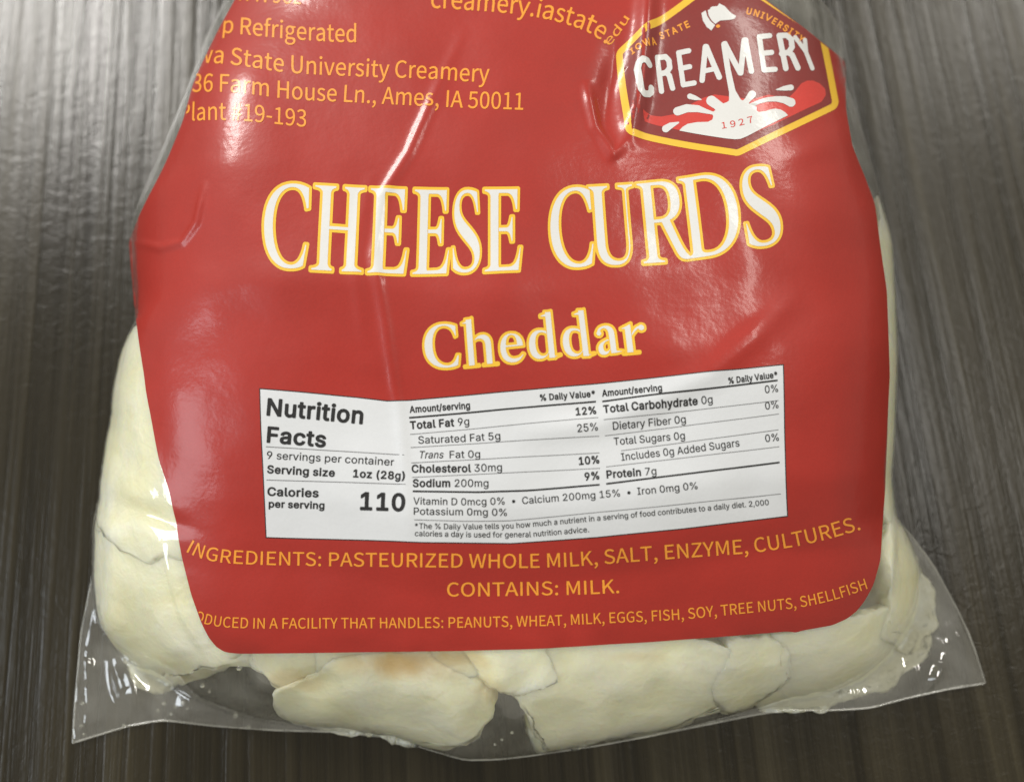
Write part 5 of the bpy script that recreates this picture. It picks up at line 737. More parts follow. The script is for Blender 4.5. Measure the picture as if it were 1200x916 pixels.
GLYPHS['T'] = {
 'C':[57,[[628,80,52,-4,60,1,100,12,90,25,74,36,67,450,-11,4,-10,0,-6,-4,-30,-130,-19,-60,-45,-100,-25,-40,-25,-30,-43,-40,-27,-18,-40,-17,-30,-7,-40,-4,-70,8,-60,22,-69,46,-50,50,-49,70,-37,70,-32,80,-30,100,-21,100,-14,100,-11,120,-3,120,3,120,11,110,18,110,22,90,32,90,40,80,32,50,43,50,55,47,60,33,60,19,70,7,40,-4,50,-16,29,-16,31,-24,30,-33,24,-33,45,-90,36,-110,25,-110,10,-8,30,10,4,8,-12,430,-52,24,-70,25,-60,14,-50,7,-70,4,-100,-7,-100,-23,-90,-38,-70,-44,-80,-70,-60,-72,-50,-80,-52,-110,-35,-110,-24,-110,-18,-140,-5,-140,5,-130,15,-140,22,-110,32,-106,45,-104,47,-80,48,-61,74,-69,66,-43,80,-35,80,-19]],[[579,20,101,-8,40,1,90,6,70,13,80,25,80,39,20,18,9,26,68,470,-3,30,-14,17,-20,10,-70,1,-20,-4,-17,-14,-10,-20,-29,-140,-23,-70,-37,-80,-24,-36,-30,-34,-40,-31,-30,-13,-50,-8,-50,6,-60,22,-40,27,-49,47,-43,60,-36,70,-28,70,-27,90,-22,100,-15,107,-9,103,-3,110,3,120,11,120,17,100,20,80,28,80,33,70,40,60,35,40,45,37,50,26,50,14,50,5,30,-3,50,-20,25,-19,25,-27,23,-33,22,-40,35,-90,29,-110,14,-70,10,-20,17,-14,30,-3,80,23,17,14,7,10,4,20,-10,460,-4,20,-18,20,-76,35,-80,27,-80,18,-60,6,-60,1,-100,-7,-100,-23,-110,-45,-90,-57,-73,-65,-67,-80,-63,-100,-49,-110,-36,-110,-28,-130,-17,-140,-5,-130,6,-160,15,-130,24,-120,33,-110,43,-100,59,-100,58,-73,70,-64,90,-58,80,-34]]],
 'H':[65,[[76,80,4,-4,460,0,4,4,-1,30,-44,20,-22,20,-20,30,-13,40,0,750,6,6,420,0,6,-6,0,-750,-13,-40,-20,-30,-22,-20,-44,-20,-1,-30,4,-4,440,0,4,4,0,20,-4,11,-40,6,-40,14,-40,26,-20,24,-16,39,0,1560,16,39,28,31,32,19,40,14,41,7,3,30,-4,4,-450,0,-4,-4,1,-30,53,-22,21,-18,21,-30,14,-40,0,-730,-6,-6,-420,0,-6,6,0,730,15,40,21,29,27,21,55,20,2,30,-4,4,-480,0,-4,-4,0,-20,4,-10,40,-6,50,-14,40,-21,30,-31,16,-38,0,-1560,-16,-38,-30,-31,-40,-21,-50,-14,-40,-6,-4,-10]],[[34,20,26,-8,500,0,26,8,18,20,4,20,0,60,-8,30,-20,18,-30,8,-20,11,-16,23,-6,20,2,682,302,-2,0,-680,-6,-20,-16,-23,-20,-11,-40,-15,-15,-21,-3,-80,4,-20,7,-10,17,-14,20,-4,480,0,20,4,20,18,8,26,0,70,-8,20,-20,18,-60,11,-40,14,-21,17,-7,10,-4,20,0,1520,4,20,7,10,21,17,40,14,60,11,20,18,8,20,-1,80,-7,16,-14,14,-26,8,-490,0,-26,-8,-18,-20,-4,-20,0,-60,8,-30,20,-18,40,-10,20,-12,15,-20,7,-20,-2,-662,-302,2,0,660,7,20,18,20,27,13,40,9,20,18,8,20,0,70,-4,20,-7,10,-17,14,-20,4,-520,0,-20,-4,-20,-18,-8,-26,0,-70,8,-20,10,-11,20,-10,60,-8,40,-12,30,-20,7,-9,5,-20,0,-1520,-5,-20,-7,-9,-30,-20,-40,-12,-60,-8,-20,-10,-10,-11,-8,-20,0,-70,4,-20]]],
 'E':[51,[[76,80,4,-4,800,0,5,4,55,522,-10,2,-6,-4,-40,-190,-34,-100,-21,-40,-20,-30,-39,-40,-30,-20,-30,-12,-50,-11,-230,-3,-10,1,-4,5,-12,60,0,1560,12,60,4,5,10,1,200,-2,40,-13,40,-26,23,-25,20,-30,30,-70,25,-100,17,-100,5,-4,20,0,4,4,1,10,9,430,-4,4,-780,0,-4,-4,0,-20,4,-11,30,-6,35,-13,35,-24,20,-26,16,-40,0,-1560,-16,-40,-20,-26,-35,-24,-35,-13,-30,-6,-4,-11],[724,760,6,-4,10,0,4,4,0,540,-4,4,-16,-4,-26,-110,-18,-52,-15,-28,-25,-27,-20,-12,-20,-5,-180,-2,-4,-4,0,-70,4,-4,180,-2,20,-5,31,-19,17,-20,20,-40,15,-50]],[[34,20,26,-8,840,0,26,8,18,20,4,20,60,560,-8,26,-20,18,-20,4,-60,-1,-16,-7,-14,-14,-7,-16,-28,-150,-27,-100,-36,-80,-21,-30,-21,-20,-40,-21,-40,-9,-170,-2,-10,1,-2,11,0,690,112,2,20,-4,10,-8,12,-20,15,-40,29,-130,14,-17,10,-7,20,-4,50,0,20,4,20,18,8,26,0,580,-4,20,-7,10,-17,14,-20,4,-50,0,-26,-8,-18,-20,-31,-140,-15,-40,-13,-20,-15,-10,-12,-2,-112,2,2,650,150,0,20,-5,24,-15,32,-40,26,-60,23,-90,18,-120,7,-16,14,-14,16,-7,70,-1,20,4,20,18,8,26,10,480,-8,26,-20,18,-20,4,-820,0,-26,-8,-18,-20,-4,-20,0,-60,8,-30,20,-18,50,-10,31,-12,22,-20,9,-30,-1,-1530,-11,-24,-20,-17,-30,-11,-50,-10,-20,-18,-8,-20,1,-80,7,-16]]],
 'S':[47,[[367,80,73,-4,70,4,53,10,63,20,44,22,42,28,48,47,25,33,29,50,20,50,16,60,11,70,3,70,-4,70,-10,65,-18,65,-20,50,-31,60,-32,50,-74,90,-89,90,-166,153,-60,67,-41,60,-20,40,-21,60,-8,40,-6,80,7,80,19,61,30,52,30,32,50,31,60,17,40,3,30,-2,40,-9,40,-20,42,-35,31,-40,22,-40,36,-90,17,-60,26,-120,6,-4,20,1,3,3,-28,420,-3,10,-82,29,-100,19,-100,6,-60,-4,-50,-10,-60,-23,-40,-23,-30,-24,-47,-50,-26,-40,-25,-50,-21,-60,-13,-60,-8,-60,-4,-80,3,-70,10,-70,18,-70,22,-60,24,-50,37,-60,69,-90,111,-118,158,-152,61,-70,27,-40,27,-50,15,-40,11,-40,7,-80,-9,-70,-10,-30,-16,-30,-41,-47,-50,-32,-60,-20,-70,-7,-50,5,-40,10,-40,18,-32,23,-38,37,-32,43,-47,90,-22,60,-21,70,-32,140,-6,4,-13,-4,19,-450,44,-36,70,-37,60,-21]],[[332,20,108,-8,80,5,60,11,60,19,68,33,44,30,43,40,45,56,31,54,24,60,20,80,9,60,4,80,-4,80,-12,70,-19,70,-24,60,-26,50,-43,68,-80,98,-90,90,-167,154,-53,60,-22,30,-28,50,-15,40,-12,50,-5,70,5,60,17,59,18,31,29,30,33,19,40,11,30,2,30,-3,40,-14,21,-15,35,-40,23,-40,34,-90,25,-100,15,-80,10,-20,11,-10,16,-7,70,-1,20,4,20,18,8,26,-30,460,-4,20,-18,20,-46,21,-60,19,-80,17,-110,10,-100,-4,-60,-12,-60,-22,-60,-35,-42,-34,-38,-42,-40,-58,-30,-63,-20,-57,-16,-70,-9,-70,-3,-80,5,-90,11,-70,18,-70,22,-60,29,-60,35,-60,76,-100,114,-120,156,-150,53,-60,28,-40,27,-50,21,-70,5,-60,-6,-50,-16,-40,-30,-37,-40,-25,-50,-15,-50,-5,-40,4,-30,8,-30,14,-43,36,-32,40,-24,40,-23,50,-21,60,-32,120,-18,90,-10,20,-17,14,-20,4,-60,-1,-16,-7,-11,-10,-7,-10,-4,-20,20,-480,4,-20,14,-17,28,-23,82,-50,90,-34]]],
 'U':[60,[[548,80,72,-4,50,3,53,11,50,20,45,30,32,30,24,30,29,50,23,60,16,60,12,70,8,80,2,80,0,1200,14,30,32,28,30,14,81,18,3,30,-4,4,-340,0,-4,-4,3,-30,81,-18,30,-14,32,-28,14,-30,-1,-1240,-12,-130,-11,-60,-27,-80,-23,-40,-32,-36,-35,-24,-25,-11,-40,-11,-50,-4,-40,3,-40,8,-40,15,-40,25,-29,25,-21,25,-29,45,-18,40,-16,50,-13,60,-8,70,-2,1250,16,40,20,26,35,24,35,13,30,6,4,11,0,20,-4,4,-440,0,-4,-4,2,-30,55,-20,27,-21,21,-29,15,-40,0,-1140,3,-90,8,-80,16,-90,19,-60,26,-60,32,-50,36,-40,44,-34,50,-26,60,-20]],[[520,20,100,-8,60,4,60,12,60,23,58,39,34,30,32,40,35,60,28,70,16,60,15,80,7,80,3,80,0,1190,2,10,9,10,21,11,40,11,53,8,17,9,10,11,8,20,-1,80,-7,16,-10,11,-20,10,-390,1,-20,-4,-10,-7,-10,-11,-7,-16,-1,-80,8,-20,8,-10,22,-11,50,-7,40,-11,21,-11,9,-10,2,-10,-1,-1210,-11,-131,-20,-89,-17,-40,-19,-30,-34,-31,-50,-17,-40,-4,-40,4,-50,15,-48,33,-22,25,-22,35,-14,30,-16,50,-10,50,-7,60,-3,80,1,1160,11,24,20,17,30,11,50,10,20,18,8,30,0,60,-4,20,-18,20,-26,8,-480,0,-20,-4,-10,-7,-10,-11,-7,-16,-1,-80,8,-20,20,-18,40,-9,27,-13,18,-20,7,-20,0,-1130,3,-100,8,-80,17,-90,21,-70,31,-70,38,-60,40,-44,59,-46,51,-27,70,-24]]],
 'R':[67,[[76,80,4,-4,480,0,4,4,0,20,-4,11,-40,6,-40,14,-40,26,-20,24,-16,39,0,770,6,6,170,0,8,-6,281,-740,31,-63,33,-47,20,-20,30,-20,57,-19,60,-5,180,0,4,4,-4,4,-30,2,-40,12,-57,32,-25,20,-26,30,-39,60,-55,110,-56,140,-182,530,70,30,50,32,40,36,34,42,29,50,24,60,13,50,9,60,5,80,-3,70,-9,70,-15,60,-19,50,-22,40,-37,50,-39,37,-50,33,-50,23,-60,17,-60,9,-80,5,-520,0,-4,-4,0,-20,4,-11,30,-6,35,-13,35,-24,20,-26,16,-40,0,-1560,-16,-40,-20,-26,-35,-24,-35,-13,-30,-6,-4,-11],[410,1068,-6,12,0,760,6,12,10,4,160,-2,60,-11,38,-13,32,-17,38,-33,22,-27,20,-33,17,-40,11,-40,11,-60,5,-60,0,-120,-7,-70,-20,-90,-17,-40,-20,-33,-22,-27,-38,-33,-40,-20,-40,-13,-40,-7,-170,-3]],[[34,20,26,-8,520,0,26,8,18,20,4,20,0,60,-8,30,-20,18,-60,11,-40,14,-20,16,-11,21,1,702,72,-2,268,-704,37,-76,43,-58,40,-35,30,-17,40,-15,60,-11,240,-2,26,8,18,20,4,20,0,40,-4,20,-7,10,-11,10,-16,7,-70,8,-50,27,-40,41,-52,87,-33,70,-52,130,-161,470,78,52,43,38,41,50,36,60,25,60,19,70,10,70,4,80,-4,80,-9,70,-15,60,-26,70,-27,50,-38,50,-49,47,-60,40,-51,23,-79,23,-70,11,-80,4,-540,0,-26,-8,-18,-20,-4,-20,0,-60,8,-30,20,-18,50,-10,31,-12,22,-20,9,-30,-1,-1530,-11,-24,-20,-17,-30,-11,-50,-10,-20,-18,-8,-20,1,-80,7,-16],[470,1128,-2,662,72,2,40,-2,40,-7,50,-21,28,-22,32,-44,19,-46,17,-80,6,-110,-6,-110,-9,-50,-11,-40,-26,-53,-22,-27,-28,-22,-50,-21,-40,-7]]],
 'D':[69,[[76,80,4,-4,520,0,100,7,110,24,80,30,80,45,80,64,60,66,53,78,50,100,42,120,27,120,16,130,6,140,-6,140,-16,130,-27,120,-42,120,-44,90,-59,88,-60,66,-70,57,-90,52,-90,34,-100,20,-100,7,-520,0,-4,-4,0,-20,4,-11,30,-6,35,-13,35,-24,20,-26,16,-40,0,-1560,-16,-40,-20,-26,-35,-24,-35,-13,-30,-6,-4,-11],[510,160,-50,13,-30,22,-19,35,-6,40,-1,1570,6,12,10,4,170,-1,70,-6,70,-19,79,-40,53,-40,48,-51,55,-79,40,-80,33,-90,25,-100,17,-100,12,-120,4,-130,-4,-120,-12,-130,-16,-100,-25,-100,-32,-90,-39,-80,-47,-70,-45,-50,-56,-46,-60,-32,-70,-21,-60,-6,-70,0]],[[34,20,26,-8,540,0,110,7,110,23,110,43,80,46,80,65,76,84,60,90,49,100,41,120,28,120,18,150,6,140,-6,150,-18,140,-28,120,-41,120,-45,92,-70,106,-70,76,-70,57,-100,59,-110,40,-100,21,-110,7,-540,0,-26,-8,-18,-20,-4,-20,0,-60,8,-30,20,-18,50,-10,31,-12,22,-20,9,-30,-1,-1530,-11,-24,-20,-17,-30,-11,-50,-10,-20,-18,-8,-20,1,-80,7,-16],[550,220,-50,7,-20,9,-8,14,-4,30,2,1512,110,0,60,-5,70,-18,59,-29,41,-31,58,-59,41,-60,35,-70,33,-90,23,-90,17,-100,11,-120,4,-120,-4,-120,-11,-120,-17,-100,-22,-90,-29,-80,-33,-70,-46,-71,-40,-45,-50,-39,-50,-26,-50,-15,-60,-6]]],
}
GLYPHS['U'] = {
 'C':[48,[[493,59,94,-4,105,10,80,17,72,27,4,9,33,205,-4,2,-26,-1,-28,-61,-18,-32,-35,-47,-25,-25,-20,-15,-26,-16,-26,-11,-47,-11,-26,-1,-53,4,-46,10,-40,16,-46,28,-32,28,-28,33,-29,46,-21,46,-15,46,-15,66,-8,66,-2,66,2,66,7,66,11,60,13,46,18,47,25,45,26,33,35,32,33,21,40,16,39,10,46,3,33,-2,33,-5,40,-14,46,-26,27,-23,21,-25,33,-53,18,-39,20,-56,14,9,0,218,-40,15,-53,16,-66,14,-53,7,-73,4,-79,-5,-66,-12,-59,-20,-64,-32,-48,-33,-42,-40,-41,-52,-30,-51,-23,-55,-19,-66,-10,-66,-4,-73,3,-66,12,-72,17,-60,25,-59,32,-51,35,-41,45,-41,49,-32,56,-27,66,-20]],[[473,-1,87,-5,33,1,80,5,59,10,59,14,66,24,33,17,13,20,43,251,-3,20,-14,19,-12,8,-13,3,-66,0,-20,-6,-18,-18,-20,-46,-28,-54,-29,-38,-19,-20,-31,-21,-33,-12,-40,-5,-46,4,-40,10,-26,10,-27,16,-33,26,-26,31,-21,33,-18,40,-16,46,-11,53,-7,59,-3,66,2,66,5,53,10,53,15,53,13,33,18,33,25,33,28,24,19,13,27,11,39,10,33,2,27,-2,26,-4,27,-9,39,-23,30,-29,18,-26,26,-53,26,-79,11,-14,8,-5,13,-5,20,0,53,26,12,11,7,13,3,13,-1,251,-8,18,-13,12,-60,23,-72,21,-60,12,-59,8,-73,3,-85,-5,-73,-14,-73,-24,-72,-37,-53,-37,-48,-46,-47,-59,-31,-53,-28,-66,-20,-73,-12,-72,-4,-80,4,-72,14,-86,17,-59,28,-66,37,-60,38,-46,59,-53,52,-34,66,-31,73,-22]]],
 'h':[45,[[169,75,121,0,5,7,0,1023,0,6,-5,5,-27,-11,-94,0,-4,-7,-2,-33,-82,-33,-4,-6,88,-7,0,-937],[587,75,125,0,3,7,0,435,-2,40,-10,53,-10,26,-25,40,-21,20,-40,24,-27,8,-33,5,-46,1,-49,-12,-40,-20,-43,-33,-34,-39,1,-2,46,19,27,6,33,2,39,-4,33,-11,20,-12,24,-25,11,-20,11,-33,5,-46]],[[39,9,20,-5,343,0,20,5,15,13,8,20,1,27,-4,19,-7,12,-20,13,-13,3,-40,0,-6,5,0,443,6,6,27,15,39,9,40,-3,20,-6,12,-8,11,-13,6,-14,6,-33,1,-396,-3,-4,-27,-1,-13,-4,-20,-17,-7,-20,-1,-26,10,-27,18,-14,20,-4,343,0,13,3,14,9,10,13,4,13,-1,40,-7,15,-11,11,-22,8,-59,0,-7,1,-2,4,-2,436,-5,40,-9,33,-12,33,-29,46,-32,33,-28,20,-33,15,-33,11,-33,6,-46,2,-46,-6,-46,-14,-27,-13,-33,-20,-6,5,0,396,-4,14,-8,13,-21,13,-13,2,-14,-2,-46,-18,-99,0,-20,-4,-13,-9,-7,-9,-6,-13,-1,-20,-6,-6,-63,-27,-13,-13,-6,-13,-2,-46,3,-13,9,-14,13,-10,13,-4,46,-3,5,-2,1,-7,0,-832,-6,-5,-52,-2,-14,-7,-11,-12,-7,-20,1,-33,8,-20]]],
 'e':[33,[[292,59,47,-4,53,4,33,9,39,17,38,26,20,20,32,40,24,39,-1,7,-7,1,-46,-41,-33,-19,-33,-12,-53,-10,-53,1,-33,7,-26,10,-20,12,-21,18,-17,20,-20,33,-18,53,-7,33,-5,79,3,6,6,6,389,1,0,33,-6,40,-9,39,-15,40,-16,29,-20,27,-30,30,-22,16,-27,13,-39,14,-40,7,-40,2,-39,-3,-40,-10,-33,-14,-28,-19,-25,-22,-26,-32,-19,-32,-15,-33,-13,-39,-8,-40,-6,-46,-2,-46,2,-46,7,-47,12,-46,13,-33,19,-33,20,-26,23,-23,33,-24,33,-16,33,-11],[207,445,-6,3,-6,13,11,86,7,26,14,35,13,21,13,16,33,22,20,6,27,2,19,-2,20,-6,32,-21,24,-33,16,-46,10,-73,1,-33,-4,-10,-6,-5,-7,-1]],[[277,-1,62,-5,66,6,53,15,37,17,49,35,42,44,40,60,17,33,3,13,-3,20,-8,13,-38,28,-20,7,-20,-1,-13,-6,-42,-41,-37,-24,-33,-11,-33,-5,-40,0,-20,4,-20,8,-26,20,-20,29,-11,25,-7,26,-6,40,4,5,350,0,13,3,14,8,9,10,6,14,-2,66,-6,46,-11,46,-18,46,-18,34,-23,32,-36,37,-40,28,-33,16,-40,14,-52,9,-47,3,-46,-3,-53,-13,-46,-21,-33,-22,-31,-28,-32,-40,-23,-37,-18,-42,-15,-46,-10,-46,-6,-46,-2,-53,2,-53,8,-53,12,-46,15,-40,25,-46,25,-33,27,-26,43,-32,46,-23,40,-12],[267,506,-5,1,0,7,9,40,10,26,14,20,11,8,20,5,20,-2,13,-7,13,-17,9,-20,8,-33,3,-27]]],
 'd':[43,[[277,79,39,-4,33,2,40,9,33,14,26,15,28,23,29,33,16,25,4,-12,0,-105,2,-3,126,0,4,16,2,1,61,19,-14,3,-47,-4,-4,7,0,1003,-2,7,-13,-3,-113,-1,-2,-3,0,-33,-4,-4,-106,-35,0,-13,7,-3,99,-7,4,-4,0,-798,-15,-27,-20,-26,-15,-13,-27,-15,-26,-6,-27,-2,-39,6,-27,11,-26,17,-16,15,-17,23,-13,23,-21,60,-10,72,0,73,7,73,14,59,14,33,12,20,17,20,20,15,19,11,27,7,39,1,27,-3,39,-12,27,-15,20,-16,5,5,-1,7,-5,46,-6,6,-59,21,-60,10,-39,2,-40,-3,-40,-9,-39,-17,-27,-16,-26,-23,-30,-37,-17,-27,-18,-39,-14,-40,-9,-39,-6,-47,-2,-46,2,-46,6,-46,12,-46,10,-28,16,-32,18,-26,25,-27,27,-20,26,-15,33,-12]],[[263,19,60,-5,53,5,52,16,33,17,18,-26,22,-11,178,0,20,9,20,24,105,33,12,11,7,13,3,13,-1,33,-7,15,-14,13,-19,7,-86,-7,-3,5,0,964,-1,13,-6,13,-10,12,-13,7,-20,3,-33,-10,-125,0,-14,-3,-15,-9,-10,-13,-8,-31,-79,-28,-13,-8,-9,-12,-6,-20,0,-46,8,-22,14,-13,13,-6,69,-5,3,-1,3,-6,-2,-191,-60,10,-66,4,-46,-4,-40,-9,-53,-21,-40,-27,-32,-28,-27,-31,-29,-46,-21,-46,-14,-40,-11,-53,-7,-46,-2,-53,2,-53,7,-52,12,-47,14,-39,21,-40,22,-32,33,-35,33,-25,33,-18,39,-15],[389,197,-20,4,-26,15,-19,21,-12,20,-10,26,-11,46,-5,73,3,66,4,33,6,26,14,40,12,20,18,17,19,8,20,2,27,-2,26,-8,26,-16,3,-8,-1,-343,-15,-21,-14,-12,-19,-7]]],
 'a':[36,[[183,79,21,-3,33,0,27,7,18,9,21,15,18,18,44,59,-2,10,-33,-29,-27,-14,-26,-6,-20,1,-20,8,-16,17,-9,20,-6,26,0,40,4,26,9,27,11,19,14,16,26,20,39,17,34,10,2,3,-2,25,-27,-5,-46,-14,-33,-13,-53,-27,-26,-20,-20,-19,-18,-26,-10,-19,-9,-27,-6,-46,1,-26,8,-33,9,-20,19,-22,19,-14],[375,98,7,-3,106,0,13,6,104,11,16,6,-120,23,-6,4,-2,409,-6,39,-8,27,-12,26,-12,20,-20,22,-33,24,-20,9,-26,8,-33,5,-46,0,-27,-4,-26,-6,-26,-11,-33,-21,-20,-19,-19,-27,-14,-33,-14,-20,-4,-13,0,-20,11,-22,20,-15,26,-4,14,3,13,8,15,17,6,27,-2,13,-6,13,-18,20,25,34,19,15,20,10,27,4,19,-1,20,-7,22,-16,16,-19,15,-33,6,-27,3,-39]],[[169,19,48,-5,33,3,40,11,33,18,7,-1,13,-8,13,-3,158,0,27,10,112,12,20,12,8,11,4,13,0,46,-4,13,-11,13,-17,10,-92,18,-5,5,-2,363,-7,47,-10,33,-11,26,-25,40,-20,23,-19,17,-33,21,-27,12,-33,9,-39,7,-66,-1,-60,-13,-53,-24,-33,-25,-33,-36,-39,-70,-11,-26,-3,-20,1,-26,8,-27,11,-19,14,-17,19,-16,20,-9,27,-7,33,1,26,7,24,14,20,20,16,26,8,27,0,33,-7,26,3,7,15,2,13,-8,13,-21,5,-19,3,-40,0,-59,-47,-14,-46,-18,-40,-19,-53,-36,-26,-26,-24,-33,-14,-26,-11,-33,-7,-40,0,-59,6,-33,16,-40,18,-26,29,-26,27,-15],[270,209,-4,28,5,40,11,19,21,17,5,-3,1,-7,2,-73,-5,-6,-16,-12,-13,-5]]],
 'r':[32,[[157,75,126,0,2,7,-2,635,-207,-87,3,-4,6,-2,66,-3,4,-5,0,-534],[295,451,1,-1,53,66,40,40,39,32,27,16,6,2,11,-23,12,-13,24,-12,13,-3,20,2,26,13,17,20,6,20,-1,26,-9,20,-12,13,-14,10,-20,6,-20,-1,-20,-7,-19,-16,-40,-11,-33,-19,-20,-17,-33,-36,-53,-80]],[[39,9,20,-5,363,0,20,5,15,13,8,20,1,33,-7,20,-11,11,-20,9,-72,1,-7,1,-3,4,0,291,45,59,51,50,6,0,20,-13,20,-8,20,-5,26,-1,26,5,20,7,20,12,21,19,14,20,11,25,5,21,1,27,-5,26,-8,20,-13,20,-19,21,-27,17,-26,9,-27,3,-26,-3,-26,-8,-27,-16,-58,-23,-41,-30,-3,10,0,66,-3,15,-7,12,-13,11,-13,5,-14,1,-13,-3,-132,-55,-30,-6,-23,-16,-59,-25,-15,-12,-7,-13,-3,-13,1,-40,8,-20,9,-10,14,-7,39,-3,7,-1,2,-5,0,-436,-2,-4,-40,-2,-13,-4,-12,-9,-9,-14,-4,-19,2,-33,10,-17]]],
}
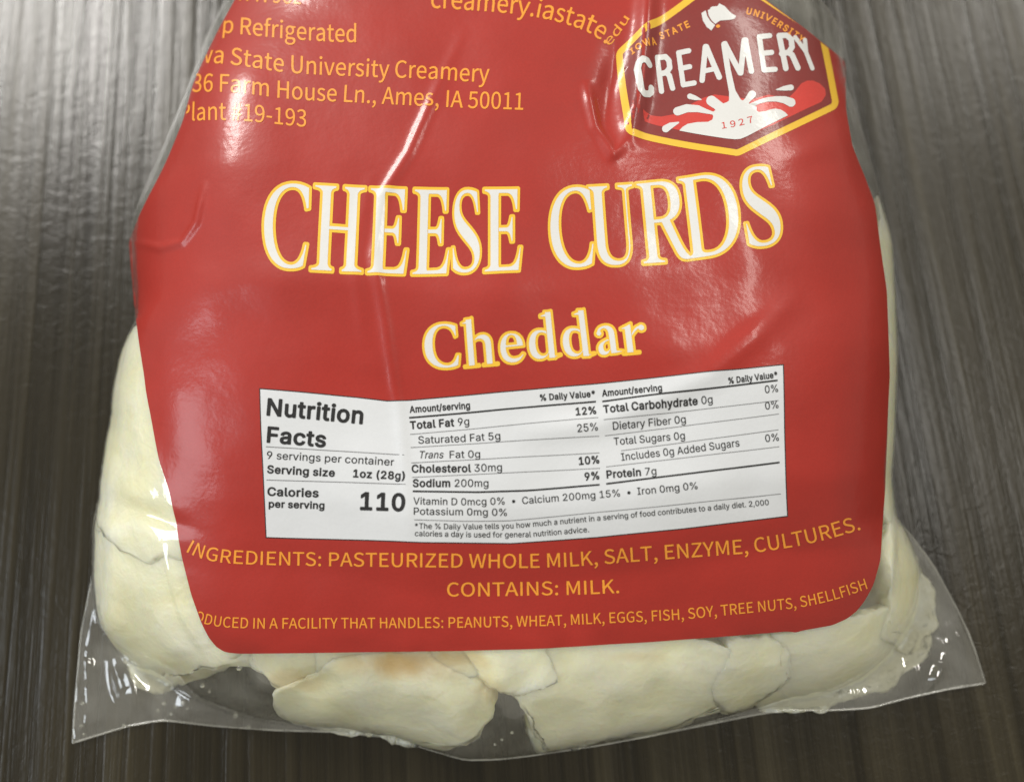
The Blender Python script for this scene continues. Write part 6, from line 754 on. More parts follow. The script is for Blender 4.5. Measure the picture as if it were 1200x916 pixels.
GLYPHS['A'] = {
 'rim':[[1478,68,22,-3,24,1,20,6,20,10,1064,710,16,12,12,14,14,22,8,24,140,712,2,20,-2,20,-5,20,-8,16,-9,14,-12,14,-12,10,-16,9,-1080,533,-20,8,-16,4,-20,1,-16,-2,-1188,-227,-20,-5,-20,-9,-20,-16,-16,-18,-12,-24,-6,-24,-96,-880,0,-16,3,-16,5,-16,8,-16,14,-19,20,-18,1158,-851,21,-12]],
 'field':[[1496,144,8,-1,8,1,12,6,1060,706,12,12,5,8,2,8,139,704,0,16,-6,12,-7,8,-9,6,-1076,531,-16,5,-12,0,-1184,-226,-16,-5,-11,-11,-7,-16,-93,-868,-1,-12,4,-12,7,-8,9,-8,1156,-848]],
 'red':[[2448,1356,72,-1,76,33,62,60,2,4,10,68,-50,80,-172,81,-398,199,-410,170,-640,-120,-300,-60,-156,-34,-4,-4,-19,-116,1,-4,98,43,128,10,172,-35,200,-130,136,-68,124,-32,200,40,220,40,200,-60,220,50,90,-90,70,-90]],
 'creamery':[[2109,804,11,-2,88,-2,12,2,11,6,49,46,4,-12,8,-8,12,-5,12,2,10,9,70,92,3,0,1,-4,-5,-44,1,-8,4,-7,8,-7,12,-3,12,3,7,6,5,12,14,144,74,184,1,8,-1,8,-8,11,-8,5,-12,0,-11,-4,-7,-8,-78,-196,-112,-150,-2,2,-1,4,9,80,0,8,-6,12,-22,36,18,13,8,11,69,148,3,12,-2,12,-7,12,-7,6,-8,3,-8,1,-8,-1,-8,-3,-7,-6,-6,-8,-65,-140,-4,-4,-22,-15,-16,3,-2,4,30,136,0,12,-3,8,-6,8,-7,6,-8,3,-8,1,-8,-1,-8,-3,-7,-6,-6,-8,-3,-8,-29,-140,-1,-4,-14,-12,-6,-12,0,-12,3,-8,6,-8,-1,-4,-38,-184,2,-12,4,-8,6,-7],[1965,808,43,-4,12,2,8,4,6,6,4,8,2,12,-2,8,-4,8,-6,6,-8,4,-94,10,-1,4,19,130,4,1,84,-8,8,1,8,2,8,6,5,8,3,12,-1,8,-3,8,-7,8,-9,6,-88,8,-3,2,19,132,104,-6,12,2,8,6,6,6,3,8,1,12,-2,8,-6,8,-6,6,-8,3,-140,9,-8,-2,-8,-4,-8,-8,-3,-8,-26,-180,-7,-16,2,-16,-26,-180,0,-8,3,-8,5,-8,12,-8],[1705,852,23,-4,12,2,12,7,6,7,3,8,70,364,1,12,-2,8,-6,10,-8,6,-8,4,-12,0,-8,-2,-10,-6,-6,-8,-3,-8,-37,-192,-4,20,-20,192,-7,12,-9,7,-12,3,-12,0,-14,-6,-11,-12,-175,-344,-4,-8,-1,-12,3,-12,6,-7,8,-7,8,-2,12,0,8,2,8,5,4,5,132,256,3,4,1,4,28,-284,3,-8,5,-7],[2160,867,28,136,4,2,16,-3,4,-2,24,-36,0,-4,-6,-64,-34,-32,-32,1],[1254,912,14,-4,20,1,13,7,9,12,152,360,2,12,-2,12,-6,9,-12,9,-8,2,-12,-1,-8,-3,-9,-8,-5,-8,-34,-82,-4,0,-88,16,-3,2,-1,4,-8,84,-4,12,-12,10,-8,3,-8,1,-8,-2,-8,-3,-6,-5,-6,-8,-2,-8,-1,-8,37,-392,6,-14],[2400,934,0,2],[1062,956,18,-2,8,3,8,5,4,6,4,8,1,8,-1,8,-6,12,-12,8,-94,21,-3,3,18,120,1,1,72,-17,12,0,9,4,9,8,4,8,2,12,-4,13,-6,7,-6,4,-82,20,-2,4,19,128,1,1,4,-1,96,-18,8,0,12,4,8,8,5,10,1,12,-2,8,-6,8,-6,6,-8,3,-140,26,-8,-1,-9,-6,-7,-8,-3,-8,-27,-180,-4,-12,0,-16,-25,-176,1,-8,5,-8,5,-5,8,-5],[777,1032,23,-4,8,1,8,3,8,7,42,45,6,12,10,92,0,8,-6,12,-23,32,1,4,17,16,5,9,38,147,2,12,-2,8,-4,8,-6,7,-8,5,-8,2,-8,0,-8,-2,-8,-5,-6,-7,-4,-8,-38,-140,-16,-16,-36,10,-3,2,1,4,23,168,-3,12,-6,10,-12,8,-12,2,-12,-3,-8,-5,-6,-8,-4,-8,-56,-392,1,-8,3,-8,6,-7,8,-6],[1292,1050,-13,134,1,4,64,-12],[784,1096,-44,8,-4,2,-2,2,18,118,39,-10,26,-36,-6,-60,-21,-24],[506,1112,10,-3,8,0,52,11,12,4,10,8,28,36,4,8,3,12,-1,12,-8,14,-12,8,-12,4,-12,-1,-12,-6,-28,-31,-16,-4,-4,2,-16,14,-12,52,35,224,13,17,22,-5,6,-4,12,-12,1,-36,4,-12,9,-12,14,-7,16,-1,12,6,11,10,4,8,2,8,-3,60,-4,12,-6,8,-36,32,-6,4,-70,19,-16,-3,-11,-8,-37,-48,-6,-12,-39,-248,1,-12,20,-76,10,-12,38,-34]],
 'splash':[[1477,888,15,0,10,4,9,8,6,12,45,304,54,252,60,111,4,1,16,10,4,0,22,-18,50,-83,8,-7,8,-4,8,-3,12,-1,12,2,8,4,14,12,6,8,4,12,0,12,-2,8,-8,16,-66,62,-9,18,1,3,4,0,100,-41,100,-34,116,-16,108,0,80,22,12,5,12,11,8,12,4,14,0,20,-4,10,-6,10,-14,13,-8,4,-12,3,-16,0,-12,-3,-68,-37,-88,-20,-100,2,-96,25,-50,29,18,8,4,4,-4,36,2,4,22,18,80,-10,60,-22,60,-10,60,12,48,29,34,35,-2,4,-220,112,-260,136,-72,28,-60,4,-108,-14,-536,-104,-3,-2,39,-43,60,-37,112,-20,128,-2,50,-26,10,-40,-8,-16,-4,-5,-172,-31,-116,2,-104,38,-20,2,-16,-4,-14,-10,-10,-12,-6,-16,0,-16,6,-16,8,-10,12,-10,120,-40,12,-2,144,12,96,49,72,31,4,-2,24,-16,-16,-18,-72,-50,-12,-15,-6,-17,-2,-12,1,-12,7,-20,8,-10,8,-7,12,-7,12,-4,12,-1,12,1,20,8,104,90,44,-14,22,-16,1,-96,-45,-264,-46,-300,1,-12,6,-12,9,-8],[2248,1404,12,-2,12,2,12,8,8,12,2,12,-2,12,-8,12,-12,8,-8,2,-84,3,-92,-5,-4,-4,1,-4,3,-2,84,-38],[1078,1488,10,-2,12,2,60,25,64,41,2,2,0,4,-6,4,-72,1,-72,-14,-8,-5,-6,-6,-4,-8,-2,-12,2,-12,4,-8,9,-8],[918,1828,34,-4,6,4,2,4,-2,8,-70,52,-64,54,-16,6,-16,0,-16,-6,-12,-12,-4,-10,-2,-8,0,-16,6,-14,12,-12,72,-38]],
 'cow':[[1423,452,1,-2,4,0,64,34,40,48,40,36,51,32,-22,32,-5,2,-40,8,-120,6,-4,2,-26,18,-22,15,-4,1,-44,-43,-32,-57,-10,-56,1,-4,25,-14,4,-14,20,-12,60,-4,4,-3],[1266,528,2,-2,4,4,16,62,36,56,52,48,2,4,-38,54,-4,3,-53,-41,-46,-76,-16,-84,3,-4]],
}
DATA = GLYPHS
def dec(loops, q):
    return [np.cumsum(np.array(l, float).reshape(-1, 2), axis=0) / q for l in loops]

def fill(loops):
    """tessellate outlines (holes by even-odd) -> verts2d, faces"""
    cu = bpy.data.curves.new('tmp', 'CURVE'); cu.dimensions = '2D'; cu.fill_mode = 'BOTH'
    for P_ in loops:
        sp = cu.splines.new('POLY'); sp.points.add(len(P_) - 1)
        co_ = np.zeros((len(P_), 4), np.float32); co_[:, :2] = P_; co_[:, 3] = 1
        sp.points.foreach_set('co', co_.ravel()); sp.use_cyclic_u = True
    ob = bpy.data.objects.new('tmp', cu)
    me_ = bpy.data.meshes.new_from_object(ob)
    V_ = np.array([v.co[:2] for v in me_.vertices]).reshape(-1, 2)
    F_ = [tuple(p.vertices) for p in me_.polygons]
    bpy.data.objects.remove(ob); bpy.data.curves.remove(cu); bpy.data.meshes.remove(me_)
    return V_, F_

def print_obj(name, V_, F_, mat_, parent, off, cut=6, clip=None):
    """lay flat artwork given in photo coordinates on the bag's front"""
    bm = bmesh.new()
    vs = [bm.verts.new((a, b, 0)) for a, b in V_]
    for f in F_:
        try: bm.faces.new([vs[i] for i in f])
        except ValueError: pass
    def bis(p, n, out=False):
        bmesh.ops.bisect_plane(bm, geom=bm.verts[:] + bm.edges[:] + bm.faces[:], plane_co=p, plane_no=n, clear_outer=out, dist=1e-5)
    for p, n in (clip or []): bis((p[0], p[1], 0), (n[0], n[1], 0), True)
    if cut and len(bm.verts):
        x = [v.co.x for v in bm.verts]; y = [v.co.y for v in bm.verts]
        for c in np.arange(math.ceil(min(x) / cut) * cut, max(x), cut): bis((c, 0, 0), (1, 0, 0))
        for c in np.arange(math.ceil(min(y) / cut) * cut, max(y), cut): bis((0, c, 0), (0, 1, 0))
    bmesh.ops.triangulate(bm, faces=[f for f in bm.faces if len(f.verts) > 4])
    bm.verts.ensure_lookup_table()
    A = np.array([v.co[:2] for v in bm.verts]).reshape(-1, 2)
    pw, pn = surf(A[:, 0], A[:, 1], off)
    bad = set(np.where(np.isnan(pw[:, 0]))[0].tolist())
    for v, q in zip(bm.verts, np.nan_to_num(pw)): v.co = q
    if bad: bmesh.ops.delete(bm, geom=[v for i, v in enumerate(bm.verts) if i in bad], context='VERTS')
    keepn = [pn[i] for i in range(len(A)) if i not in bad]
    me_ = bpy.data.meshes.new(name); 
    # make faces look outwards
    bm.normal_update()
    for f in bm.faces:
        if f.normal.dot(Vector(CAM) - f.calc_center_median()) < 0: f.normal_flip()
    bm.to_mesh(me_); bm.free()
    me_.materials.append(mat_)
    me_.polygons.foreach_set('use_smooth', [True] * len(me_.polygons))
    if len(keepn): me_.normals_split_custom_set_from_vertices([tuple(float(c) for c in n) for n in np.nan_to_num(np.array(keepn))])
    o = bpy.data.objects.new(name, me_); COL.objects.link(o); o.parent = parent
    return o

def curve_frame(base):
    B_ = np.array(base, float)
    s_ = np.r_[0, np.cumsum(np.hypot(*(B_[1:] - B_[:-1]).T))]
    return B_, s_

GCACHE = {}
def text_line(txt, base, cap, face, mat_, parent, off=.00016, slant=0.0, space=0.0, clip=None, cut=8, name='lettering', lean=0.0):
    """one or more [text, face] runs set to fill the base line exactly"""
    runs = txt if isinstance(txt, list) else [(txt, face)]
    VV, F_, nv, x = [], [], 0, 0.0
    for t_, fc in runs:
        G = DATA[fc]
        for ch in t_:
            adv, s_ = G[ch]
            if s_:
                if (fc, ch) not in GCACHE: GCACHE[(fc, ch)] = fill_groups(dec(s_, 250))
                a_, f_ = GCACHE[(fc, ch)]
                a_ = a_ + np.array([x, 0]); a_[:, 0] += a_[:, 1] * slant
                VV.append(a_); F_ += [tuple(i + nv for i in f) for f in f_]; nv += len(a_)
            x += adv + space
    V_ = np.vstack(VV); X0, X1 = V_[:, 0].min(), V_[:, 0].max()
    B_, s_ = curve_frame(base); tot = s_[-1]
    dense = resample(B_, 200, 6)
    sd = np.linspace(0, 1, 200)
    tg = np.gradient(dense, axis=0); tg /= np.linalg.norm(tg, axis=1, keepdims=True)
    t = (V_[:, 0] - X0) / (X1 - X0)
    bx = np.interp(t, sd, dense[:, 0]); by = np.interp(t, sd, dense[:, 1])
    tx = np.interp(t, sd, tg[:, 0]); ty = np.interp(t, sd, tg[:, 1])
    nx, ny = ty, -tx                                    # up on the picture
    cp = cap if not isinstance(cap, (tuple, list)) else cap[0] + (cap[1] - cap[0]) * t
    hh = V_[:, 1] * cp
    A = np.stack([bx + nx * hh + lean * hh, by + ny * hh], -1)
    return print_obj(name, A, F_, mat_, parent, off, cut, clip)

def band(a, b, wd, mat_, parent, off=.00021, name='rule', n=24):
    """a printed rule from a to b (polyline) of a given width"""
    Q = resample(np.array(a if b is None else [a, b], float), n)
    t = np.gradient(Q, axis=0); t /= np.linalg.norm(t, axis=1, keepdims=True)
    nn = np.stack([-t[:, 1], t[:, 0]], -1) * wd / 2
    V_ = np.vstack([Q - nn, Q + nn]); F_ = [(i, i + 1, n + i + 1, n + i) for i in range(n - 1)]
    return print_obj(name, V_, F_, mat_, parent, off, 0)

# big serif title: two guide curves, the foot line and the cap line
FOOT = [(306,318.5),(360,321),(430,324.5),(500,325),(560,323.5),(613,321),(650,318.5),(700,316),(745,313),(780,310.5),(830,304),(880,296),(921,289)]
CAPL = [(309,211),(365,213.5),(434,216.5),(503,218.5),(560,219),(613,219),(646,217),(693,216),(736,213),(769,209.5),(817,203),(866,196.5),(905,191)]
def two_line(letters, foot, capl, table, unit, parent, sc_off, nm):
    fx = np.array([p[0] for p in foot])
    allW, allY = [], []
    for ch, a, b in letters:
        wd, sw, sy = DATA[table][ch]
        for src, dst in ((sw, allW), (sy, allY)):
            for P_ in dec(src, 20):
                dst.append(np.stack([a + P_[:, 0] / wd * (b - a), P_[:, 1] / unit], -1))
    def place(V_):
        X = V_[:, 0]; h = V_[:, 1][:, None]
        f = np.stack([X, np.interp(X, fx, [p[1] for p in foot])], -1)
        c = np.stack([np.interp(X, fx, [p[0] for p in capl]), np.interp(X, fx, [p[1] for p in capl])], -1)
        return f + (c - f) * h
    for L_, m_, of in ((allY, YEL, .00014), (allW, WHI, .00018)):
        for k, grp in enumerate([L_]):
            V_, F_ = fill_groups(grp)
            print_obj(nm, place(V_), F_, m_, parent, of, 4)
def fill_groups(loops):
    """overlapping letters are filled one by one"""
    VV, FF, n = [], [], 0
    groups = []
    for P_ in loops:
        a = .5 * np.sum(P_[:, 0] * np.roll(P_[:, 1], -1) - P_[:, 1] * np.roll(P_[:, 0], -1))
        if a > 0 or not groups: groups.append([P_])
        else: groups[-1].append(P_)
    # a hole may come before its outer loop: sort by containment
    outs = [P_ for P_ in loops if .5 * np.sum(P_[:, 0] * np.roll(P_[:, 1], -1) - P_[:, 1] * np.roll(P_[:, 0], -1)) > 0]
    holes = [P_ for P_ in loops if .5 * np.sum(P_[:, 0] * np.roll(P_[:, 1], -1) - P_[:, 1] * np.roll(P_[:, 0], -1)) <= 0]
    gs = [[o] for o in outs]
    for h in holes:
        for g in gs:
            if inside(h[:1, 0], h[:1, 1], g[0])[0]: g.append(h); break
    for g in gs:
        V_, F_ = fill(g)
        VV.append(V_); FF += [tuple(i + n for i in f) for f in F_]; n += len(V_)
    return np.vstack(VV), FF
two_line([('C',306,362),('H',361.5,427.5),('E',427,479.5),('E',479.5,529.5),('S',526.5,565.5),('E',564.5,614),('C',643,701),('U',692,753),('R',751,820),('D',803,874),('S',873,921)],
         FOOT, CAPL, 'T', 100.0, lab, 0, 'title_lettering')
FOOT2 = [(495,433.5),(541,433),(585,429.5),(618,426),(658,422),(698,420),(729,417.5),(761,415)]
CAPL2 = [(493,379),(537,378),(580,374.5),(613,371),(652,367.5),(691,365.5),(722,363),(754,361)]
two_line([('C',495,543),('h',542,587),('e',585,618.5),('d',618,661),('d',658,701),('a',698,735),('r',728,761)],
         FOOT2, CAPL2, 'U', 54.0, lab, 0, 'flavour_lettering')

# small yellow lines; those that run off over the edge of the label are cut there
def left_clip(a, b):       # keep what lies right of the line a->b (a above b)
    e = np.array(b, float) - np.array(a, float)
    n = np.array([-abs(e[1]), e[0] * np.sign(e[1])]) / np.hypot(*e)
    if n[0] > 0: n = -n
    return ((a[0] + 1.5, a[1]), tuple(n))
def right_clip(a, b):
    e = np.array(b, float) - np.array(a, float)
    n = np.array([e[1], -e[0]]) / np.hypot(*e)
    if n[0] < 0: n = -n
    return ((a[0] - 1.5, a[1]), tuple(n))
CLU = [left_clip((279,0),(245,75))]
CLM = [left_clip((230,105),(217,145))]
CLV = [left_clip((258,45),(230,105))]
tl = text_line
tl('NET WT. 9oz', [(236,3),(300,5),(353,6)], (20,20), 'S', ORA, lab, clip=CLU)
tl('Keep Refrigerated', [(224,43),(282,46.5),(350,48),(417,49)], 20.5, 'S', ORA, lab, clip=CLU)
tl('Iowa State University Creamery', [(214.5,79),(273,84),(340,87.5),(400,88.5),(461,91.5),(515,93.5),(573,97)], 20.5, 'S', ORA, lab, clip=CLV)
tl('36 Farm House Ln., Ames, IA 50011', [(229,113.5),(257,115.5),(320,117.5),(400,119.5),(480,124.5),(550,128),(613,130.5)], 20, 'S', ORA, lab, clip=CLM)
tl('Plant #19-193', [(214,145),(240,146.5),(300,148),(359,149.5)], 19.5, 'S', ORA, lab, clip=CLM)
tl('creamery.iastate.', [(505,9),(530,10),(570,13.5),(611,18),(644,24.5),(671,32),(690,39),(700,45),(710,51)], 21.5, 'S', ORA, lab)
tl('edu', [(714,53),(722,44),(730,34),(738,23)], 10, 'S', ORA, lab)
tl('INGREDIENTS: PASTEURIZED WHOLE MILK, SALT, ENZYME, CULTURES.',
   [(219,646),(232,653),(260,659),(300,661),(380,662.5),(460,663.5),(570,664.7),(620,664.7),(670,663),(740,657.5),(795,653.5),(880,647.5),(930,640),(970,631),(1008,620)], (15.5,17), 'S', ORA, lab)
tl('CONTAINS: MILK.', [(524,698),(570,698),(623,697),(680,696),(726,694)], 16, 'S', ORA, lab)
tl('PRODUCED IN A FACILITY THAT HANDLES: PEANUTS, WHEAT, MILK, EGGS, FISH, SOY, TREE NUTS, SHELLFISH',
   [(212,716),(222,723),(240,730),(262,734),(300,735.5),(368,735.5),(480,735),(550,734.5),(650,732.5),(700,730),(755,727.6),(800,725),(850,720),(880,717),(930,712),(956,707.5),(985,700),(1016,689)], (12,12.5), 'S', ORA, lab,
   clip=[left_clip((225,695),(238,730))])

# ------------------------------------------------------------------ nutrition panel
PT = [(306,456.5),(350,460),(420,466),(452,469.5),(466,469.6),(480,468.6),(600,459),(760,444),(916,428.8)]
PB = [(312,628.5),(360,630),(430,632),(464,633.2),(480,634),(496,634.6),(600,635.6),(700,628.5),(800,618.5),(922,603.7)]
def panel(grow, z, m_, nm):
    a, b = resample(PT, 160, 0), resample(PB, 160, 0)
    t = np.linspace(0, 1, 50)[:, None, None]
    # same breakpoints along both edges keep the fold aligned
    ta = np.array([0, .07, .18, .24, .262, .285, .475, .74, 1]); tb = np.array([0, .07, .18, .24, .262, .285, .475, .64, .80, 1])
    s_ = np.linspace(0, 1, 170)
    A = np.stack([np.interp(s_, ta, [p[k] for p in PT]) for k in (0, 1)], -1); B2 = np.stack([np.interp(s_, tb, [p[k] for p in PB]) for k in (0, 1)], -1)
    G_ = A[None] * (1 - t) + B2[None] * t
    c = G_.mean((0, 1)); 
    if grow:
        G_[:, 0, 0] -= grow; G_[:, -1, 0] += grow; G_[0, :, 1] -= grow; G_[-1, :, 1] += grow
    p_, n_ = surf(G_[..., 0], G_[..., 1], z)
    o, _ = grid_obj(nm, p_, m_, bag if nm == 'nutrition_panel' else pan, flip=False)
    return o
pan = panel(0, .00015, PAN, 'nutrition_panel')
pan['label'] = 'white nutrition facts panel'
panel(1.3, .000125, BLK, 'panel_border')
def nt(txt, b, cap, face='N', **k):
    return tl(txt, b, cap, face, BLK, pan, off=.00020, cut=0, **k)
nt('Nutrition', [(313.4,486.6),(370,491),(425,496)], 19, 'B')
nt('Facts', [(313.4,518),(350,521),(382,523.8)], 17.5, 'B')
nt('9 servings per container', [(313.4,537.4),(390,541.5),(462,545.6)], 8.8)
nt('Serving size', [(313.4,553.8),(393,558.4)], 8.8, 'B')
nt('1oz (28g)', [(414.3,559),(474.8,562)], 8.8, 'B')
nt('Calories', [(313.4,580),(374,582.2)], 9.4, 'B')
nt('per serving', [(314.8,593.6),(380.8,595.8)], 8, 'B')
nt('110', [(422.6,596.6),(475.4,598.5)], 19.5, 'B')
nt('Amount/serving', [(479.8,482.5),(551,478)], 7.6, 'B')
nt('% Daily Value*', [(633,469.5),(697.6,464)], 7.2, 'B')
nt('Amount/serving', [(705.9,464),(775.5,458.5)], 7.6, 'B')
nt('% Daily Value*', [(853,450),(910,443)], 7, 'B')
nt([('Total Fat', 'B'), (' 9g', 'N')], [(480.3,502),(550,497.4)], 9)
nt('12%', [(674.8,486.8),(699,484.8)], 9, 'B')
nt('Saturated Fat 5g', [(490.2,519.4),(540,517.5),(586.5,514.7)], 8.8)
nt('25%', [(676.5,506.6),(700.4,504.2)], 8.8)
nt('Trans', [(492,536.7),(520,536.6)], 8.6, slant=.2)
nt('Fat 0g', [(527,536.6),(562.8,535.8)], 8.6)
nt([('Cholesterol', 'B'), (' 30mg', 'N')], [(482.5,553.4),(540,553),(588.4,551.5)], 8.8)
nt('10%', [(678.4,544.6),(702.3,542.6)], 8.8, 'B')
nt([('Sodium ', 'B'), ('200mg', 'N')], [(483.9,570.4),(572.5,570.2)], 8.8)
nt('9%', [(685.3,563),(702.3,561.2)], 8.8, 'B')
nt('Vitamin D 0mcg 0%  •  Calcium 200mg 15%  •  Iron 0mg 0%', [(484.7,591),(550,591.8),(615,590),(701.8,583.6),(760,578.5),(817,572.6)], 8.2)
nt('Potassium 0mg 0%', [(485.3,602.9),(594,603.8)], 8.2)
nt('*The % Daily Value tells you how much a nutrient in a serving of food contributes to a daily diet. 2,000',
   [(486.6,619),(540,619.8),(600,618.5),(670,612.5),(737.5,606.5),(820,598.8),(901,590.8)], 6.4)
nt('calories a day is used for general nutrition advice.', [(486.6,627.6),(560,629),(620,628.6),(690,622.8)], 6.4)
nt([('Total Carbohydrate', 'B'), (' 0g', 'N')], [(707.3,484),(770,478.6),(835,472)], 9)
nt('0%', [(895.7,461),(910.8,459.5)], 8.6)
nt('Dietary Fiber 0g', [(718.3,503.3),(804,494.8)], 8.8)
nt('0%', [(896.5,480),(911.6,478)], 8.6)
nt('Total Sugars 0g', [(719.6,521.2),(803,514)], 8.8)
nt('Includes 0g Added Sugars', [(728.4,539.6),(800,531.5),(866.8,522.5)], 8.8)
nt('0%', [(897,517.6),(912.7,515.8)], 8.6)
nt([('Protein', 'B'), (' 7g', 'N')], [(710.6,560.3),(769,556)], 8.8)
for a, b, wd in [((312.5,523.5),(473.7,533),.9),((312.5,562),(475.6,567.5),.9),
                 ((480.3,508.4),(701,489.4),.8),((481,524),(701.8,510.8),.8),((482,542.2),(702.3,530.6),.8),((483,559.3),(702.9,548.7),.8),
                 ((707.3,492),(911.3,469.5),.8),((708.6,510.2),(912,485),.8),((727.9,527.8),(912,503.3),.8),((710,547),(913,523),.8)]:
    band(a, b, wd, GREYL, pan, .00018)
band([(485.8,608.8),(550,610.5),(600,609.4),(760,594.5),(915,578)], None, .8, GREYL, pan, .00018)
for a in ([(479,488.6),(600,478.8),(698.5,470)], [(705.9,470),(910,446.3)], [(483.9,575.6),(560,576.5),(620,574.5),(702.3,568)], [(710,567),(913.5,541.3)]):
    band(a, None, 2.1, BLK, pan, .00018, 'thick_rule')

# ------------------------------------------------------------------ badge
ART = {k: dec(v, 10) for k, v in DATA['A'].items()}
O = np.array([700, -40.])
ART = {k: [p + O for p in v] for k, v in ART.items()}
CLB = [right_clip((896,0),(942,34)), right_clip((942,34),(990,72)), ((0, -38), (0, -1))]
def art(nm, key, m_, parent, off, cut=6):
    V_, F_ = fill_groups(ART[key])
    return print_obj(nm, V_, F_, m_, parent, off, cut, CLB)
badge = art('badge', 'rim', YEL, bag, .00014)
badge['label'] = 'six-sided yellow rimmed maroon emblem'
art('badge_field', 'field', MAR, badge, .00017)
art('red_wave', 'red', LRED, badge, .00019)
art('badge_lettering', 'creamery', WHI, badge, .00022)
art('milk_splash', 'splash', WHI, badge, .00024)
art('cow_head', 'cow', WHI, badge, .00022)
th = np.linspace(0, 2 * math.pi, 14)[:-1]
print_obj('ear_tag', np.stack([841.3 + 2.4 * np.cos(th), 31.2 + 2.0 * np.sin(th)], -1), [tuple(range(13))], ORA, badge, .00023, 0)
tl('IOWA', [(741,66),(755,60),(769,53.5)], 7.5, 'B', ORA, badge, off=.00022, space=.25, cut=0)
tl('STATE', [(774,46.5),(790,39.5),(809,30.5)], 7.5, 'B', ORA, badge, off=.00022, space=.25, cut=0)
tl('UNIVERSITY', [(873.5,17.5),(885,20.5),(898,25.5),(912,34),(926,43),(938,52)], 7.5, 'B', ORA, badge, off=.00022, space=.25, cut=0, clip=CLB)
tl('1927', [(846,151.5),(863,149.5),(882,145)], 7.6, 'S', LRED, badge, off=.00027, space=.35, cut=0)

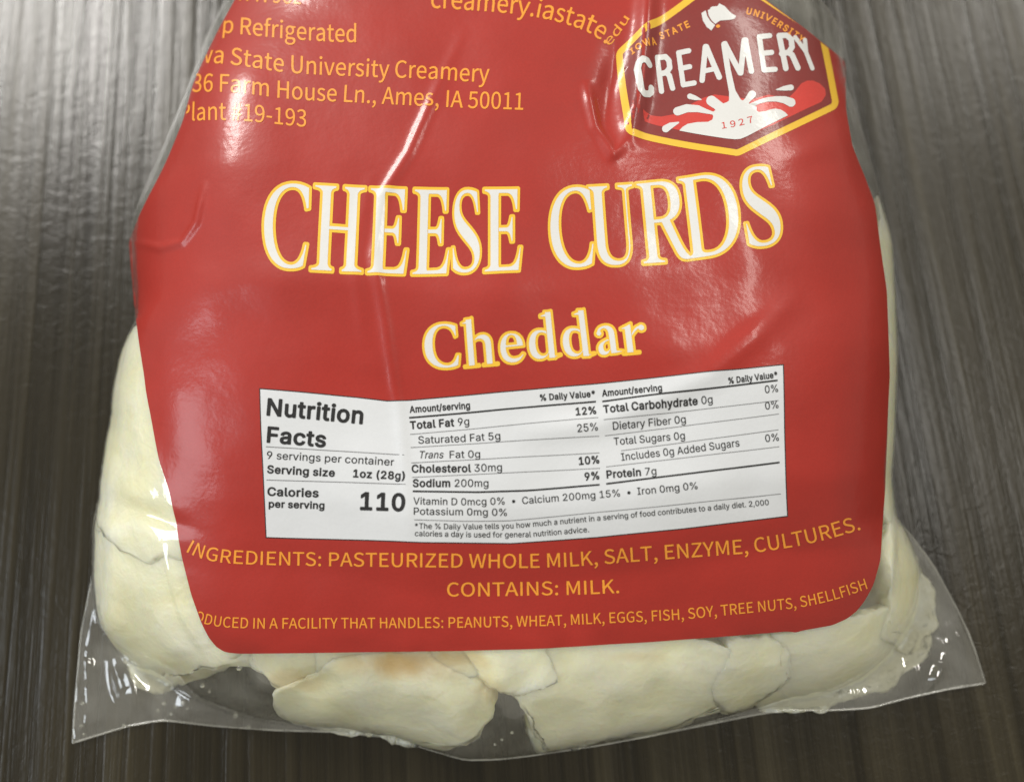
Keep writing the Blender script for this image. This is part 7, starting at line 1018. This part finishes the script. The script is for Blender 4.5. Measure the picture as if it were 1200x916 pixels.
# ------------------------------------------------------------------ curds
TF = bvh(FILMTOP[::2, ::2]); TBk = bvh(Pb[::3, ::3])
def curd(outline, label, mat_, clear, seed, zc=.42, lump=.5, name='cheese_curd'):
    O_ = np.array(outline, float)
    c = O_.mean(0)
    bmh = bmesh.new(); bmesh.ops.create_icosphere(bmh, subdivisions=5, radius=1)
    V_ = np.array([v.co for v in bmh.verts]); F_ = [tuple(v.index for v in f.verts) for f in bmh.faces]; bmh.free()
    # outline radius by direction
    th_ = np.arctan2(V_[:, 1], V_[:, 0])
    tt_ = np.linspace(-math.pi, math.pi, 181); rad = []
    for a in tt_:
        d = np.array([math.cos(a), -math.sin(a)]); best = 1.
        for p, q in zip(O_, np.roll(O_, -1, 0)):
            e = q - p; den = d[0] * e[1] - d[1] * e[0]
            if abs(den) < 1e-9: continue
            t = ((p[0] - c[0]) * e[1] - (p[1] - c[1]) * e[0]) / den
            s_ = ((p[0] - c[0]) * d[1] - (p[1] - c[1]) * d[0]) / den
            if t > 0 and -1e-6 <= s_ <= 1 + 1e-6: best = t if best == 1. else max(best, t)
        rad.append(best)
    rad = np.array(rad)
    for _ in range(5): rad = .25 * np.roll(rad[:-1], 1)[np.r_[0:180, 0]] + .5 * rad + .25 * np.roll(rad[:-1], -1)[np.r_[0:180, 0]]
    wob = np.array([1 + .10 * noise.fractal(Vector((1.6 * math.cos(a), 1.6 * math.sin(a), seed * 5.3)), .7, 2.2, 4) for a in tt_])
    rr = np.interp(th_, tt_, rad * wob)
    hz = np.hypot(V_[:, 0], V_[:, 1]); hz2 = np.sin(np.arcsin(np.clip(hz, 0, 1)) ) ** .7
    px = c[0] + rr * hz2 * np.cos(th_); py = c[1] - rr * hz2 * np.sin(th_)
    cc = lift(c[0], c[1], .008)
    hmax = TF.ray_cast(Vector((cc[0], cc[1], .2)), Vector((0, 0, -1)))
    hf = hmax[0].z if hmax[0] else .01
    zmid = hf * zc
    half = hf * 1.0 + .006
    Pw = lift(px, py, zmid + 0 * px)
    sgnz = np.sign(V_[:, 2]) * np.abs(V_[:, 2]) ** .6
    Pw[:, 2] = zmid + half * sgnz
    cen = Vector(lift(c[0], c[1], zmid))
    out = []
    for p in Pw:
        v = Vector(p); dirv = (v - cen)
        n = noise.fractal(v * 75 + Vector((seed * 7.1, seed, 0)), .8, 2.1, 5) * .0042 * lump + noise.noise(v * 28 + Vector((seed, 0, seed * 3))) * .0035 * lump
        v = v + dirv.normalized() * n
        h = TF.ray_cast(Vector((v.x, v.y, .2)), Vector((0, 0, -1)))
        g = TBk.ray_cast(Vector((v.x, v.y, .2)), Vector((0, 0, -1)))
        top = h[0].z - clear if h[0] else .0012
        bot = g[0].z + .0003 if g[0] else .0006
        if bot > top: bot = top = (bot + top) / 2
        k = .0026                                # soft contact with the film
        if v.z > top - k:
            x = (v.z - (top - k)) / k
            v.z = top - k + k * math.tanh(x)
        v.z = max(min(v.z, top), min(bot, top))
        out.append(v)
    base = Vector((cen.x, cen.y, 0))
    o = mesh_obj(name, [v - base for v in out], F_, mat_)
    o.location = base
    o['label'] = label; o['category'] = 'cheese curd'; o['group'] = 'cheese curds inside the clear bag'
    return o
for args in CURDS:
    ol, lb, mt, cl, sd, zc_, lu = args
    curd(ol, lb, {'c': CURD, 'a': AMBER}[mt], cl, sd, zc_, lu)

# ------------------------------------------------------------------ whey droplets caught under the film
mW, N_, L_, B_ = mat('whey_droplet')
B_.inputs['Base Color'].default_value = (.85, .85, .78, 1)
B_.inputs['Roughness'].default_value = .06
B_.inputs['Transmission Weight'].default_value = .85
B_.inputs['IOR'].default_value = 1.33
bmh = bmesh.new(); bmesh.ops.create_icosphere(bmh, subdivisions=3, radius=1)
dm = bpy.data.meshes.new('droplet'); bmh.to_mesh(dm); bmh.free()
dm.materials.append(mW); dm.polygons.foreach_set('use_smooth', [True] * len(dm.polygons))
for k, (x, y, r) in enumerate(DROPS):
    q = lift(np.array(float(x)), np.array(float(y)), np.array(.004))
    h = TF.ray_cast(Vector(CAM), Vector(ray(np.array(float(x)), np.array(float(y)))).normalized())
    if not h[0]: continue
    o = bpy.data.objects.new('droplet', dm); COL.objects.link(o); o.parent = bag
    o.location = h[0] + Vector((0, 0, -.0001))
    s_ = r * .00018
    o.scale = (s_ * random.uniform(.8, 1.2), s_ * random.uniform(.8, 1.2), s_ * .45)
